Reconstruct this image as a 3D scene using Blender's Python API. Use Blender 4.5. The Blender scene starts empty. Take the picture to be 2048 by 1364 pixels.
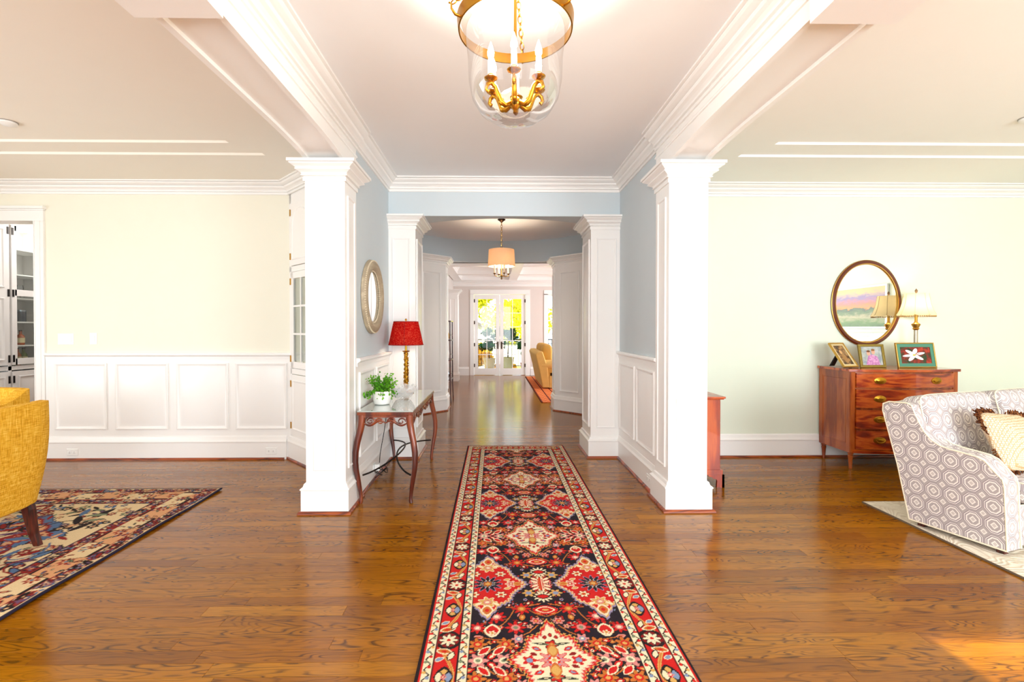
import bpy, math, random
import numpy as np
from math import sin, cos, pi, radians, sqrt, atan2
from mathutils import Vector, Matrix

random.seed(7)
S = bpy.context.scene
COL = S.collection

# ------------------------------------------------------------------ camera
CAMH = 1.42
cd = bpy.data.cameras.new('camera'); cam = bpy.data.objects.new('camera', cd); COL.objects.link(cam)
cam.location = (0, 0, CAMH)
cam.rotation_euler = (radians(90 - .6), 0, radians(-.8))
cd.sensor_width = 36; cd.lens = 950 / 2048 * 36
cd.shift_x = 22 / 2048; cd.shift_y = -15 / 2048
cd.clip_start = .05; cd.clip_end = 200
S.camera = cam

# ------------------------------------------------------------------ view, sky, sun, daylight
S.view_settings.view_transform = 'Standard'
S.view_settings.look = 'None'
S.view_settings.gamma = 1
S.view_settings.use_curve_mapping = False
S.view_settings.exposure = 0.1
S.cycles.max_bounces = 10
S.cycles.diffuse_bounces = 6
S.cycles.transparent_max_bounces = 16
S.cycles.caustics_reflective = False
S.cycles.caustics_refractive = False
S.cycles.sample_clamp_indirect = 6

w = bpy.data.worlds.new('sky'); S.world = w; w.use_nodes = True
wn = w.node_tree.nodes; wn.clear()
wo = wn.new('ShaderNodeOutputWorld'); wb = wn.new('ShaderNodeBackground')
wb.inputs[0].default_value = (.80, .90, 1.0, 1); wb.inputs[1].default_value = 2.6
w.node_tree.links.new(wb.outputs[0], wo.inputs[0])

def light(name, typ, loc, energy, color=(1, 1, 1), rot=(0, 0, 0), size=None, sy=None, spread=None):
    d = bpy.data.lights.new(name, typ); d.energy = energy; d.color = color
    o = bpy.data.objects.new(name, d); COL.objects.link(o); o.location = loc; o.rotation_euler = rot
    if typ == 'AREA':
        d.shape = 'RECTANGLE'; d.size = size; d.size_y = sy or size
        if spread: d.spread = spread
    elif typ == 'POINT':
        d.shadow_soft_size = size or .03
    return o

sun = light('sun', 'SUN', (0, -6, 8), 13.0, (1, .93, .78))
sun.data.angle = radians(.6)
sun.rotation_euler = Vector((0, 1, -.66)).to_track_quat('-Z', 'Y').to_euler()

DAY = (.90, .96, 1.0)
FY = -2.2                       # inner face of the front (street) wall
# daylight in the window openings of the front wall and of the far sides of the rooms
light('daylight_entry', 'AREA', (.11, FY + .12, 1.75), 140, DAY, (radians(90), 0, 0), 1.9, 2.2)
light('daylight_dining_front', 'AREA', (-3.7, FY + .12, 1.55), 66, DAY, (radians(90), 0, 0), 2.3, 1.8)
light('daylight_dining_side', 'AREA', (-6.18, 2.2, 1.55), 55, DAY, (0, radians(-90), 0), 1.8, 2.3)
light('daylight_living_front', 'AREA', (4.0, FY + .12, 1.55), 225, DAY, (radians(90), 0, 0), 2.6, 1.8)
light('daylight_family_side', 'AREA', (4.9, 11.6, 1.5), 230, DAY, (0, radians(90), 0), 2.0, 3.6)

# ------------------------------------------------------------------ mesh tools
class B:
    def __init__(s): s.v = []; s.f = []
    def add(s, vs, fs):
        n = len(s.v); s.v += [tuple(p) for p in vs]; s.f += [tuple(i + n for i in q) for q in fs]; return s
    def box(s, x0, x1, y0, y1, z0, z1):
        if x0 > x1: x0, x1 = x1, x0
        if y0 > y1: y0, y1 = y1, y0
        return s.add([(x0, y0, z0), (x1, y0, z0), (x1, y1, z0), (x0, y1, z0), (x0, y0, z1), (x1, y0, z1), (x1, y1, z1), (x0, y1, z1)],
                     [(0, 3, 2, 1), (4, 5, 6, 7), (0, 1, 5, 4), (1, 2, 6, 5), (2, 3, 7, 6), (3, 0, 4, 7)])
    def rings(s, rings, closed=True, caps=True, loop=False):
        n = len(rings[0]); base = len(s.v)
        for r in rings: s.v += [tuple(p) for p in r]
        m = len(rings); e = n if closed else n - 1
        for i in range(m if loop else m - 1):
            a = base + i * n; b = base + ((i + 1) % m) * n
            for j in range(e):
                k = (j + 1) % n
                s.f.append((a + j, a + k, b + k, b + j))
        if caps and closed and not loop:
            s.f.append(tuple(base + j for j in reversed(range(n))))
            s.f.append(tuple(base + (m - 1) * n + j for j in range(n)))
        return s
    def prism(s, pts, fn, a, b):
        """pts 2-D outline; fn(u, v, t) -> 3-D; extruded from t=a to t=b"""
        return s.rings([[fn(u, v, a) for u, v in pts], [fn(u, v, b) for u, v in pts]])
    def lathe(s, prof, n=24, c=(0, 0, 0), caps=True, sx=1, sy=1, lob=0, amp=0):
        R = []
        for r, z in prof:
            R.append([(c[0] + sx * r * (1 + amp * cos(lob * 2 * pi * j / n)) * cos(2 * pi * j / n), c[1] + sy * r * (1 + amp * cos(lob * 2 * pi * j / n)) * sin(2 * pi * j / n), c[2] + z) for j in range(n)])
        return s.rings(R, caps=caps)
    def tube(s, path, r, n=8, closed=False, flat=1.0):
        P = [Vector(p) for p in path]; m = len(P); R = []
        rr = r if isinstance(r, (list, tuple)) else [r] * m
        prev = None
        for i in range(m):
            if closed: t = P[(i + 1) % m] - P[i - 1]
            else: t = P[min(i + 1, m - 1)] - P[max(i - 1, 0)]
            t.normalize()
            if prev is None:
                up = Vector((0, 0, 1)) if abs(t.z) < .9 else Vector((1, 0, 0))
                u = t.cross(up).normalized()
            else:
                u = (prev - t * prev.dot(t)).normalized()
            prev = u; q = t.cross(u)
            R.append([P[i] + (u * cos(2 * pi * j / n) + q * sin(2 * pi * j / n) * flat) * rr[i] for j in range(n)])
        return s.rings(R, loop=closed)
    def sphere(s, c, r, n=12, m=8, sz=1):
        return s.lathe([(max(r * sin(pi * i / m), 1e-4), -r * sz * cos(pi * i / m)) for i in range(m + 1)], n, c)
    def sweep(s, path, prof, side=1, closed=False):
        """plan path [(x,y)], profile [(out, z)] ; out is measured to the left of the path (side=1) or right (-1)"""
        n = len(path); R = []
        for i in range(n):
            p = Vector(path[i])
            def nrm(a, b):
                d = (Vector(b) - Vector(a)).normalized(); return Vector((-d.y, d.x)) * side
            ns = []
            if closed or i > 0: ns.append(nrm(path[i - 1], path[i]))
            if closed or i < n - 1: ns.append(nrm(path[i], path[(i + 1) % n]))
            if len(ns) == 2:
                b = (ns[0] + ns[1]).normalized(); b = b / max(b.dot(ns[0]), .2)
            else: b = ns[0]
            R.append([(p.x + b.x * o, p.y + b.y * o, z) for o, z in prof])
        return s.rings(R, loop=closed)
    def panel(s, c, u, n, w, h, loops, vv=(0, 0, 1)):
        """raised panel: rectangles (inset, depth) around centre c on a surface with in-plane dir u and normal n"""
        c, u, n, vv = Vector(c), Vector(u), Vector(n), Vector(vv); R = []
        for ins, d in loops:
            a, b = w / 2 - ins, h / 2 - ins
            R.append([c + u * (x * a) + vv * (y * b) + n * d for x, y in ((-1, -1), (1, -1), (1, 1), (-1, 1))])
        s.rings(R, caps=False)
        k = len(s.v); s.f.append((k - 4, k - 3, k - 2, k - 1))
        return s
    def xf(s, m):
        s.v = [tuple(m @ Vector(p)) for p in s.v]; return s
    def obj(s, name, mat, parent=None, smooth=None, bevel=0, seg=2, uv=False, kind=None, label=None):
        me = bpy.data.meshes.new(name); me.from_pydata(s.v, [], s.f)
        if smooth is not None:
            me.shade_smooth(); me.set_sharp_from_angle(angle=radians(smooth))
        if mat: me.materials.append(mat)
        if uv: boxuv(me)
        o = bpy.data.objects.new(name, me); COL.objects.link(o)
        if parent is not None: o.parent = parent
        if bevel:
            m = o.modifiers.new('bevel', 'BEVEL'); m.width = bevel; m.segments = seg; m.limit_method = 'ANGLE'; m.angle_limit = radians(40)
        if kind: o['kind'] = kind
        if label: o['label'] = label
        return o

def boxuv(me):
    uvl = me.uv_layers.new(name='uv')
    for p in me.polygons:
        n = p.normal; ax = max(range(3), key=lambda i: abs(n[i]))
        for li in p.loop_indices:
            co = me.vertices[me.loops[li].vertex_index].co
            uvl.data[li].uv = ((co.y, co.z), (co.x, co.z), (co.x, co.y))[ax]

def thing(name, label, cat, loc=(0, 0, 0), rz=0, group=None, kind=None):
    o = bpy.data.objects.new(name, None); COL.objects.link(o)
    o.location = loc; o.rotation_euler = (0, 0, rz); o.empty_display_size = .1
    return tag(o, label, cat, group, kind)
def tag(o, label, cat=None, group=None, kind=None):
    o['label'] = label
    if cat: o['category'] = cat
    if group: o['group'] = group
    if kind: o['kind'] = kind
    return o
def struct(o, label, cat): return tag(o, label, cat, kind='structure')
def copy_tree(o, parent=None):
    c = o.copy(); COL.objects.link(c)
    if parent is not None: c.parent = parent
    for ch in list(o.children): copy_tree(ch, c)
    return c

# ------------------------------------------------------------------ materials
def lin(h):
    h = h.lstrip('#'); r = []
    for i in (0, 2, 4):
        c = int(h[i:i + 2], 16) / 255
        r.append(c / 12.92 if c <= .04045 else ((c + .055) / 1.055) ** 2.4)
    return (*r, 1)
class NT:
    def __init__(s, name):
        s.m = bpy.data.materials.new(name); s.m.use_nodes = True; s.t = s.m.node_tree; s.n = s.t.nodes; s.n.clear()
        s.out = s.n.new('ShaderNodeOutputMaterial')
    def add(s, typ, **kw):
        nd = s.n.new('ShaderNode' + typ)
        for k, v in kw.items():
            if k in ('ins',):
                for kk, vv in v.items():
                    if isinstance(vv, bpy.types.NodeSocket): s.t.links.new(vv, nd.inputs[kk])
                    else: nd.inputs[kk].default_value = vv
            else: setattr(nd, k, v)
        return nd
    def math(s, op, a, b=None, c=None, clamp=False):
        nd = s.n.new('ShaderNodeMath'); nd.operation = op; nd.use_clamp = clamp
        for i, x in enumerate((a, b, c)):
            if x is None: continue
            if isinstance(x, bpy.types.NodeSocket): s.t.links.new(x, nd.inputs[i])
            else: nd.inputs[i].default_value = x
        return nd.outputs[0]
    def mix(s, f, a, b, mode='MIX'):
        nd = s.n.new('ShaderNodeMix'); nd.data_type = 'RGBA'; nd.blend_type = mode
        for i, x in ((0, f), (6, a), (7, b)):
            if isinstance(x, bpy.types.NodeSocket): s.t.links.new(x, nd.inputs[i])
            else: nd.inputs[i].default_value = x
        return nd.outputs[2]
    def ramp(s, f, stops, interp='LINEAR'):
        nd = s.n.new('ShaderNodeValToRGB'); s.t.links.new(f, nd.inputs[0]); e = nd.color_ramp.elements; nd.color_ramp.interpolation = interp
        while len(e) < len(stops): e.new(.5)
        for el, (p, c) in zip(e, stops): el.position = p; el.color = c if len(c) == 4 else (*c, 1)
        return nd.outputs[0]
    def noise(s, vec, scale=5, detail=3, rough=.5, dist=0, out=0):
        nd = s.add('TexNoise'); nd.inputs['Scale'].default_value = scale; nd.inputs['Detail'].default_value = detail
        nd.inputs['Roughness'].default_value = rough; nd.inputs['Distortion'].default_value = dist
        if vec is not None: s.t.links.new(vec, nd.inputs['Vector'])
        return nd.outputs[out]
    def coord(s, kind='Object', scale=(1, 1, 1), loc=(0, 0, 0), rot=(0, 0, 0)):
        tc = s.add('TexCoord'); mp = s.add('Mapping')
        s.t.links.new(tc.outputs[kind], mp.inputs[0])
        mp.inputs['Scale'].default_value = scale; mp.inputs['Location'].default_value = loc; mp.inputs['Rotation'].default_value = rot
        return mp.outputs[0]
    def bsdf(s, color=None, rough=.5, metal=0, spec=.5, coat=0, coat_r=.05, bump=None, bstr=.2, bdist=.01, **kw):
        p = s.add('BsdfPrincipled')
        for k, x in (('Base Color', color), ('Roughness', rough), ('Metallic', metal), ('Specular IOR Level', spec), ('Coat Weight', coat), ('Coat Roughness', coat_r)):
            if x is None: continue
            if isinstance(x, bpy.types.NodeSocket): s.t.links.new(x, p.inputs[k])
            else: p.inputs[k].default_value = x
        for k, x in kw.items(): p.inputs[k.replace('_', ' ')].default_value = x
        if bump is not None:
            b = s.add('Bump'); b.inputs['Strength'].default_value = bstr; b.inputs['Distance'].default_value = bdist
            s.t.links.new(bump, b.inputs['Height']); s.t.links.new(b.outputs[0], p.inputs['Normal'])
        s.t.links.new(p.outputs[0], s.out.inputs[0]); s.p = p
        return s.m

def plain(name, hexc, rough=.5, metal=0, spec=.5, coat=0, var=.04, nscale=6, bstr=0):
    k = NT(name); c = lin(hexc) if isinstance(hexc, str) else (*hexc, 1)
    nz = k.noise(k.coord(), nscale, 3)
    a = tuple(max(0, x * (1 - var)) for x in c[:3]) + (1,); b = tuple(min(1, x * (1 + var)) for x in c[:3]) + (1,)
    return k.bsdf(k.mix(nz, a, b), rough, metal, spec, coat, bump=nz if bstr else None, bstr=bstr, bdist=.003)

def wood(name, dark, mid, light_, along='x', rough=.3, coat=.3, k=9.0, s=1.0, cross=10.0, spec=.5):
    t = NT(name)
    sc = {'x': (1.3, cross, cross), 'y': (cross, 1.3, cross), 'z': (cross, cross, 1.3)}[along]
    v = t.coord('Object', tuple(q * s for q in sc))
    n1 = t.noise(v, 1.0, 2, .5, .3)
    ln = t.math('SINE', t.math('MULTIPLY', n1, k * 6.283))
    fine = t.noise(t.coord('Object', tuple(q * s * 6 for q in sc)), 1.5, 4, .6)
    f = t.math('ADD', t.math('MULTIPLY', t.math('ADD', ln, 1), .30), t.math('MULTIPLY', fine, .45))
    col = t.ramp(f, [(.15, lin(dark)), (.5, lin(mid)), (.9, lin(light_))])
    return t.bsdf(col, rough, 0, spec, coat)

def metal(name, hexc, rough=.3): return plain(name, hexc, rough, 1.0, var=.12, nscale=30)
def thin_glass(name, tint=(1, 1, 1), gloss=.45, rough=.01):
    k = NT(name)
    tr = k.add('BsdfTransparent'); tr.inputs[0].default_value = (*tint, 1)
    gl = k.add('BsdfGlossy'); gl.inputs['Roughness'].default_value = rough
    lw = k.add('LayerWeight'); lw.inputs[0].default_value = .25
    f = k.math('MULTIPLY', k.math('ADD', lw.outputs['Fresnel'], .02), gloss, clamp=True)
    mx = k.add('MixShader'); k.t.links.new(f, mx.inputs[0]); k.t.links.new(tr.outputs[0], mx.inputs[1]); k.t.links.new(gl.outputs[0], mx.inputs[2])
    k.t.links.new(mx.outputs[0], k.out.inputs[0]); return k.m
def shade_mat(name, hexc, hex2=None, trans=.55, vscale=None):
    k = NT(name); c = lin(hexc)
    if hex2:
        v = k.coord('Object', vscale or (30, 30, 30)); nz = k.noise(v, 1.2, 2, .5, 1.5)
        l = k.math('ABSOLUTE', k.math('SUBTRACT', nz, .5))
        col = k.ramp(l, [(0.0, lin(hex2)), (.018, lin(hex2)), (.03, c)])
    else:
        col = k.mix(k.noise(k.coord(), 60, 2), tuple(x * .95 for x in c[:3]) + (1,), c)
    d = k.add('BsdfDiffuse'); tl = k.add('BsdfTranslucent'); mx = k.add('MixShader'); mx.inputs[0].default_value = trans
    k.t.links.new(col, d.inputs[0]); k.t.links.new(col, tl.inputs[0])
    k.t.links.new(d.outputs[0], mx.inputs[1]); k.t.links.new(tl.outputs[0], mx.inputs[2]); k.t.links.new(mx.outputs[0], k.out.inputs[0]); return k.m
def emit(name, col, st):
    k = NT(name); e = k.add('Emission'); e.inputs[0].default_value = (*col, 1); e.inputs[1].default_value = st
    k.t.links.new(e.outputs[0], k.out.inputs[0]); return k.m

WHITE = plain('white_trim_paint', (.86, .85, .83), .28, spec=.5, var=.01)
CEIL = plain('ceiling_paint', (.83, .84, .85), .8, spec=.2, var=.01)
CEILD = plain('dining_ceiling_paint', (.84, .80, .72), .8, spec=.2, var=.01)
CEILL = plain('living_ceiling_paint', (.87, .86, .82), .8, spec=.2, var=.01)
BLUE = plain('blue_wall_paint', (.57, .64, .675), .6, spec=.3, var=.015)
CREAM = plain('cream_wall_paint', (.80, .78, .66), .6, spec=.3, var=.015)
GREEN = plain('green_wall_paint', (.73, .79, .67), .6, spec=.3, var=.015)
GREIGE = plain('greige_wall_paint', (.68, .62, .58), .6, spec=.3, var=.015)
GREYCAB = plain('grey_cabinet_paint', (.66, .64, .62), .4, var=.01)
SHOE = wood('shoe_wood', '#4a1604', '#843208', '#a04a10', 'x', .35)
SHOEY = wood('shoe_wood_y', '#3a0f04', '#86300e', '#b04c18', 'y', .35)
BRASS = metal('antique_brass', '#b8862a', .28)
BRONZE = metal('dark_bronze', '#3a2a1e', .35)
IRON = plain('dark_iron', '#1c1614', .45, .6)
NICKEL = metal('aged_nickel_brass', '#a88c58', .25)
GLASS = thin_glass('clear_glass')
PANE = thin_glass('window_glass', (.98, 1, .99), .6)
MIRROR = plain('mirror_silver', (.92, .93, .93), .01, 1.0, var=0)
PLASTIC = plain('white_plastic', (.86, .86, .84), .35, var=.01)
SLOT = plain('dark_slot', '#2a2826', .6)
BULB = emit('lit_bulb', (1, .86, .62), 30)
MAHO = wood('mahogany', '#5e1204', '#962f0a', '#c45c18', 'x', .18, .6, 2.6, 1.4)
MAHOZ = wood('mahogany_upright', '#7a2c0c', '#9a4414', '#b25a20', 'z', .25, .4, 2, 1.2)
CHERRY = wood('cherry_wood', '#862404', '#a83a08', '#c25412', 'z', .28, .3, 2, 1.0)
CARVED = wood('carved_walnut', '#3a120a', '#642412', '#88401c', 'z', .3, .4, 2, 1.5)
LEGDARK = wood('dark_leg_wood', '#200806', '#42120a', '#5c1e10', 'z', .3, .4, 5, 2)
# ------------------------------------------------------------------ setting: dimensions
XL, XR = -1.155, 1.379          # foyer side walls
CLX = (-1.451, -1.147); CRX = (1.353, 1.657); CY = (3.67, 3.97)
WY = 5.21                       # back wall plane of foyer, dining and living rooms
H = 3.05; HS = 3.0              # foyer ceiling, side-room ceilings
P2Y = 5.70; HD = 2.65
PLOOPS = [(0, -.002), (0, .012), (.006, .016), (.014, .015), (.024, .006), (.034, .003), (.040, .003), (.070, .011)]
PTHIN = [(0, -.002), (0, .008), (.004, .011), (.010, .010), (.018, .003), (.026, .002)]
BASEP = [(0, 0), (.022, 0), (.022, .18), (.030, .186), (.030, .196), (.020, .215), (.012, .245), (0, .255)]
SHOEP = [(.021, 0), (.043, 0), (.041, .012), (.034, .019), (.021, .021)]
COLBP = [(-.002, 0), (.030, 0), (.030, .178), (.036, .182), (.036, .190), (.018, .205), (.012, .226), (-.002, .231)]
COLSP = [(.028, 0), (.052, 0), (.050, .012), (.043, .019), (.028, .021)]
CAPP = [(-.002, 0), (.012, 0), (.012, .030), (.006, .032), (.006, .036), (.024, .040), (.024, .047), (.016, .049), (.026, .062), (.044, .072), (.056, .078), (.056, .086), (.046, .088), (.062, .100), (.084, .112), (.090, .120), (.082, .122), (.100, .125), (.100, .146), (-.002, .146)]
CROWN = [(-.002, 0), (.014, 0), (.014, .020), (.006, .022), (.006, .027), (.024, .031), (.024, .038), (.016, .040), (.022, .050), (.036, .062), (.056, .070), (.062, .082), (.062, .088), (.050, .090), (.070, .097), (.090, .106), (.100, .116), (.102, .121), (.090, .123), (.118, .127), (.118, .14), (-.002, .14)]
def at(p, z, ks=1, ko=1): return [(o * ko, z + q * ks) for o, q in p]
RAILP = [(-.002, 0), (.014, 0), (.016, .03), (.024, .036), (.040, .048), (.040, .062), (.030, .072), (-.002, .072)]

# ------------------------------------------------------------------ floor
k = NT('oak_planks')
oi = k.add('ObjectInfo'); at_ = k.add('Attribute', attribute_name='prnd')
rnd = k.math('FRACT', k.math('ADD', k.math('MULTIPLY', oi.outputs['Random'], 7.31), at_.outputs['Fac']))
tc = k.add('TexCoord')
off = k.add('CombineXYZ', ins={0: k.math('MULTIPLY', rnd, 53.0), 1: k.math('MULTIPLY', rnd, 31.0), 2: k.math('MULTIPLY', rnd, 17.0)})
va = k.add('VectorMath', operation='ADD'); k.t.links.new(tc.outputs['Object'], va.inputs[0]); k.t.links.new(off.outputs[0], va.inputs[1])
def mp(sc):
    m = k.add('Mapping'); k.t.links.new(va.outputs[0], m.inputs[0]); m.inputs['Scale'].default_value = sc; return m.outputs[0]
n1 = k.noise(mp((2.3, 15, 1)), 1.0, 1.0, .45, .5)
fr = k.math('FRACT', k.math('MULTIPLY', n1, 13.0))
gate = k.noise(mp((1.2, 9, 1)), 1.3, 2)
line = k.ramp(fr, [(0, (1, 1, 1)), (.14, (.8, .8, .8)), (.26, (.12, .12, .12)), (.80, (0, 0, 0)), (1, (.7, .7, .7))])
gl = k.ramp(gate, [(.36, (.12, .12, .12)), (.60, (1, 1, 1))])
pore = k.noise(mp((7, 190, 1)), 1.0, 3, .6)
pr = k.ramp(pore, [(.45, (0, 0, 0)), (.70, (1, 1, 1))])
base = k.ramp(rnd, [(0, lin('#925606')), (.25, lin('#a2660a')), (.5, lin('#7e4804')), (.75, lin('#ac700e')), (1, lin('#985c06'))])
big = k.noise(mp((.8, 5, 1)), 1.0, 2)
base = k.mix(k.math('MULTIPLY', big, .45), base, lin('#6a3602'))
c1 = k.mix(k.math('MULTIPLY', k.math('MULTIPLY', line, gl), .80), base, lin('#2a1304'))
c2 = k.mix(k.math('MULTIPLY', pr, .30), c1, lin('#3a1b06'))
rr = k.math('ADD', k.math('MULTIPLY', pore, .08), .13)
OAK = k.bsdf(c2, rr, 0, .34, .0, .10, bump=k.math('ADD', k.math('MULTIPLY', fr, .2), pore), bstr=.03, bdist=.002)

floor = struct(B().box(-8.3, 8.2, -2.4, 14.55, -.16, -.012).obj('floor', plain('subfloor', '#2a1508', .7)), 'brown oak plank floor running through all the rooms', 'floor')
PW = .083
cand = []; rest = []
y = -2.3; row = 0
rg = random.Random(3)
while y < 14.5:
    x = -8.2 - rg.random() * 1.2
    while x < 8.1:
        L = rg.choice((.7, .95, 1.2, 1.5, 1.85))
        x0, x1 = max(x, -8.2), min(x + L, 8.1); x += L
        if x1 - x0 < .05: continue
        xm = min(max(0, x0), x1)
        vis = 1.9 < y + PW and y < WY and (x0 < 1.1 * y + .05 and x1 > -1.06 * y - .05) and not (x1 < -1.45 and y > 5.1) 
        (cand if vis else rest).append((y, x0, x1))
    y += PW; row += 1
cand.sort(); rest += cand[300:]; cand = cand[:300]
cache = {}
for (yy, x0, x1) in cand:
    L = round(x1 - x0, 3); g = .0003
    if L not in cache:
        me = bpy.data.meshes.new('plank')
        b = B().rings([[(-L / 2 + g, g - PW / 2, -.012), (L / 2 - g, g - PW / 2, -.012), (L / 2 - g, PW / 2 - g, -.012), (-L / 2 + g, PW / 2 - g, -.012)],
                       [(-L / 2 + g, g - PW / 2, -.0006), (L / 2 - g, g - PW / 2, -.0006), (L / 2 - g, PW / 2 - g, -.0006), (-L / 2 + g, PW / 2 - g, -.0006)],
                       [(-L / 2 + .0011, .0011 - PW / 2, 0), (L / 2 - .0011, .0011 - PW / 2, 0), (L / 2 - .0011, PW / 2 - .0011, 0), (-L / 2 + .0011, PW / 2 - .0011, 0)]])
        me.from_pydata(b.v, [], b.f); me.materials.append(OAK); cache[L] = me
    o = bpy.data.objects.new('plank', cache[L]); COL.objects.link(o); o.parent = floor
    o.location = ((x0 + x1) / 2, yy + PW / 2, 0)
b = B(); pv = []
for (yy, x0, x1) in rest:
    g = .0004; b.box(x0 + g, x1 - g, yy + g, yy + PW - g, -.012, 0); pv += [rg.random()] * 8
o = b.obj('planks', OAK, floor, kind='stuff')
a = o.data.attributes.new('prnd', 'FLOAT', 'POINT'); a.data.foreach_set('value', pv)

# ------------------------------------------------------------------ walls
def wall(name, mat, label, *boxes):
    b = B()
    for q in boxes: b.box(*q)
    return struct(b.obj(name, mat), label, 'wall')
def panels(parent, specs, c_of, u, n, loops=PLOOPS, mat=None):
    """specs: (a0, a1, z0, z1) along the wall"""
    out = []
    for a0, a1, z0, z1 in specs:
        c = c_of((a0 + a1) / 2, (z0 + z1) / 2)
        out.append(B().panel(c, u, n, abs(a1 - a0), z1 - z0, loops).obj('panel', mat or WHITE, parent, 30))
    return out

# dining back wall, opening to the pantry at its left end
wd = wall('wall_dining_back', CREAM, 'cream painted dining wall above white panelled wainscot', (-4.963, XL - .01, WY, WY + .15, 0, 3.1), (-5.95, -4.963, WY, WY + .15, 2.584, 3.1), (-6.4, -5.95, WY, WY + .15, 0, 3.1))
B().box(-4.85, -1.47, WY - .012, WY, 0, 1.10).obj('wainscot_board', WHITE, wd)
panels(wd, [(-4.747, -4.193, .325, 1.045), (-4.101, -3.534, .325, 1.045), (-3.443, -2.889, .325, 1.045), (-2.809, -2.255, .325, 1.045)], lambda a, z: (a, WY - .012, z), (1, 0, 0), (0, -1, 0))
B().sweep([(-4.85, WY), (-2.2, WY)], at(RAILP, 1.085), -1).obj('chair_rail', WHITE, wd)
struct(B().sweep([(-4.85, WY - .012), (-2.26, WY - .012)], BASEP, -1).obj('baseboard_dining', WHITE), 'tall white baseboard under the dining wainscot', 'baseboard')
struct(B().sweep([(-4.85, WY - .012), (-2.28, WY - .012)], SHOEP, -1).obj('trim_1', SHOE), 'reddish wood shoe strip along the dining wall', 'trim')
cas = struct(B().box(-4.963, -4.853, WY - .022, WY + .16, 0, 2.578).box(-6.06, -5.95, WY - .022, WY + .16, 0, 2.578).obj('trim_2', WHITE, bevel=.004), 'white casing around the pantry opening', 'trim')
B().box(-6.06, -4.853, WY - .022, WY + .16, 2.578, 2.69).box(-6.07, -4.843, WY - .032, WY, 2.69, 2.705).box(-6.08, -4.833, WY - .05, WY, 2.705, 2.735).obj('head_casing', WHITE, cas, bevel=.004)
for i in range(2): B().box(-4.955 + i * .06, -4.947 + i * .06, WY - .028, WY - .02, 0, 2.58).obj('casing_bead', WHITE, cas)

wall('wall_dining_left', CREAM, 'cream dining wall with a window opening', (-6.4, -6.3, FY, 1.0, 0, 3.1), (-6.4, -6.3, 3.4, WY, 0, 3.1), (-6.4, -6.3, 1.0, 3.4, 0, .6), (-6.4, -6.3, 1.0, 3.4, 2.5, 3.1))
wall('wall_front', CREAM, 'street-side wall with the entry and window openings',
     (-6.4, -4.9, FY - .2, FY, 0, 3.1), (-2.5, -.95, FY - .2, FY, 0, 3.1), (1.17, 2.0, FY - .2, FY, 0, 3.1), (5.4, 7.3, FY - .2, FY, 0, 3.1),
     (-4.9, -2.5, FY - .2, FY, 0, .6), (2.0, 5.4, FY - .2, FY, 0, .5), (-4.9, -2.5, FY - .2, FY, 2.5, 3.1), (-.95, 1.17, FY - .2, FY, 2.45, 3.1), (2.0, 5.4, FY - .2, FY, 2.995, 3.1), (-.95, 1.17, FY - .2, FY, 0, .15))
wall('wall_living_right', GREEN, 'pale green living wall with the fireplace', (7.0, 7.15, FY, WY + .15, 0, 3.1))
wl = wall('wall_living_back', GREEN, 'pale green living room wall behind the dresser', (XR + .01, 7.1, WY, WY + .15, 0, 3.1))
struct(B().sweep([(1.66, WY), (7.0, WY)], BASEP, -1).obj('baseboard_living', WHITE), 'tall white baseboard behind the dresser', 'baseboard')
struct(B().sweep([(1.66, WY), (7.0, WY)], SHOEP, -1).obj('trim_3', SHOE), 'reddish wood shoe strip behind the dresser', 'trim')

# foyer side walls with wainscot
for sgn, X, nm, lab in ((1, XL, 'wall_foyer_left', 'pale blue foyer wall behind the console table'), (-1, XR, 'wall_foyer_right', 'pale blue foyer wall opposite the console table')):
    Xo = X - sgn * .275
    wf = wall(nm, BLUE, lab, (Xo, X, CY[1] - .02, P2Y, 0, 3.1))
    B().box(X, X + sgn * .008, CY[1], WY, 0, 1.12).obj('wainscot_board', WHITE, wf)
    panels(wf, [(4.03, 4.53, .33, 1.05), (4.61, 5.15, .33, 1.05)], lambda a, z: (X + sgn * .008, a, z), (0, sgn, 0), (sgn, 0, 0))
    B().sweep([(X, CY[1]), (X, WY)], at(RAILP, 1.10), -sgn).obj('chair_rail', WHITE, wf)
    struct(B().sweep([(X, CY[1]), (X, WY)], BASEP, -sgn).obj('baseboard_foyer_' + ('left' if sgn > 0 else 'right'), WHITE), 'white baseboard under the foyer wainscot ' + ('behind the console table' if sgn > 0 else 'with the outlet opposite the console table'), 'baseboard')
    struct(B().sweep([(X, CY[1]), (X, WY)], SHOEP, -sgn).obj('trim_' + ('4' if sgn > 0 else '5'), SHOEY), 'wood shoe strip ' + ('below the wall behind the console table' if sgn > 0 else 'below the foyer wall opposite the console table'), 'trim')

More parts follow.
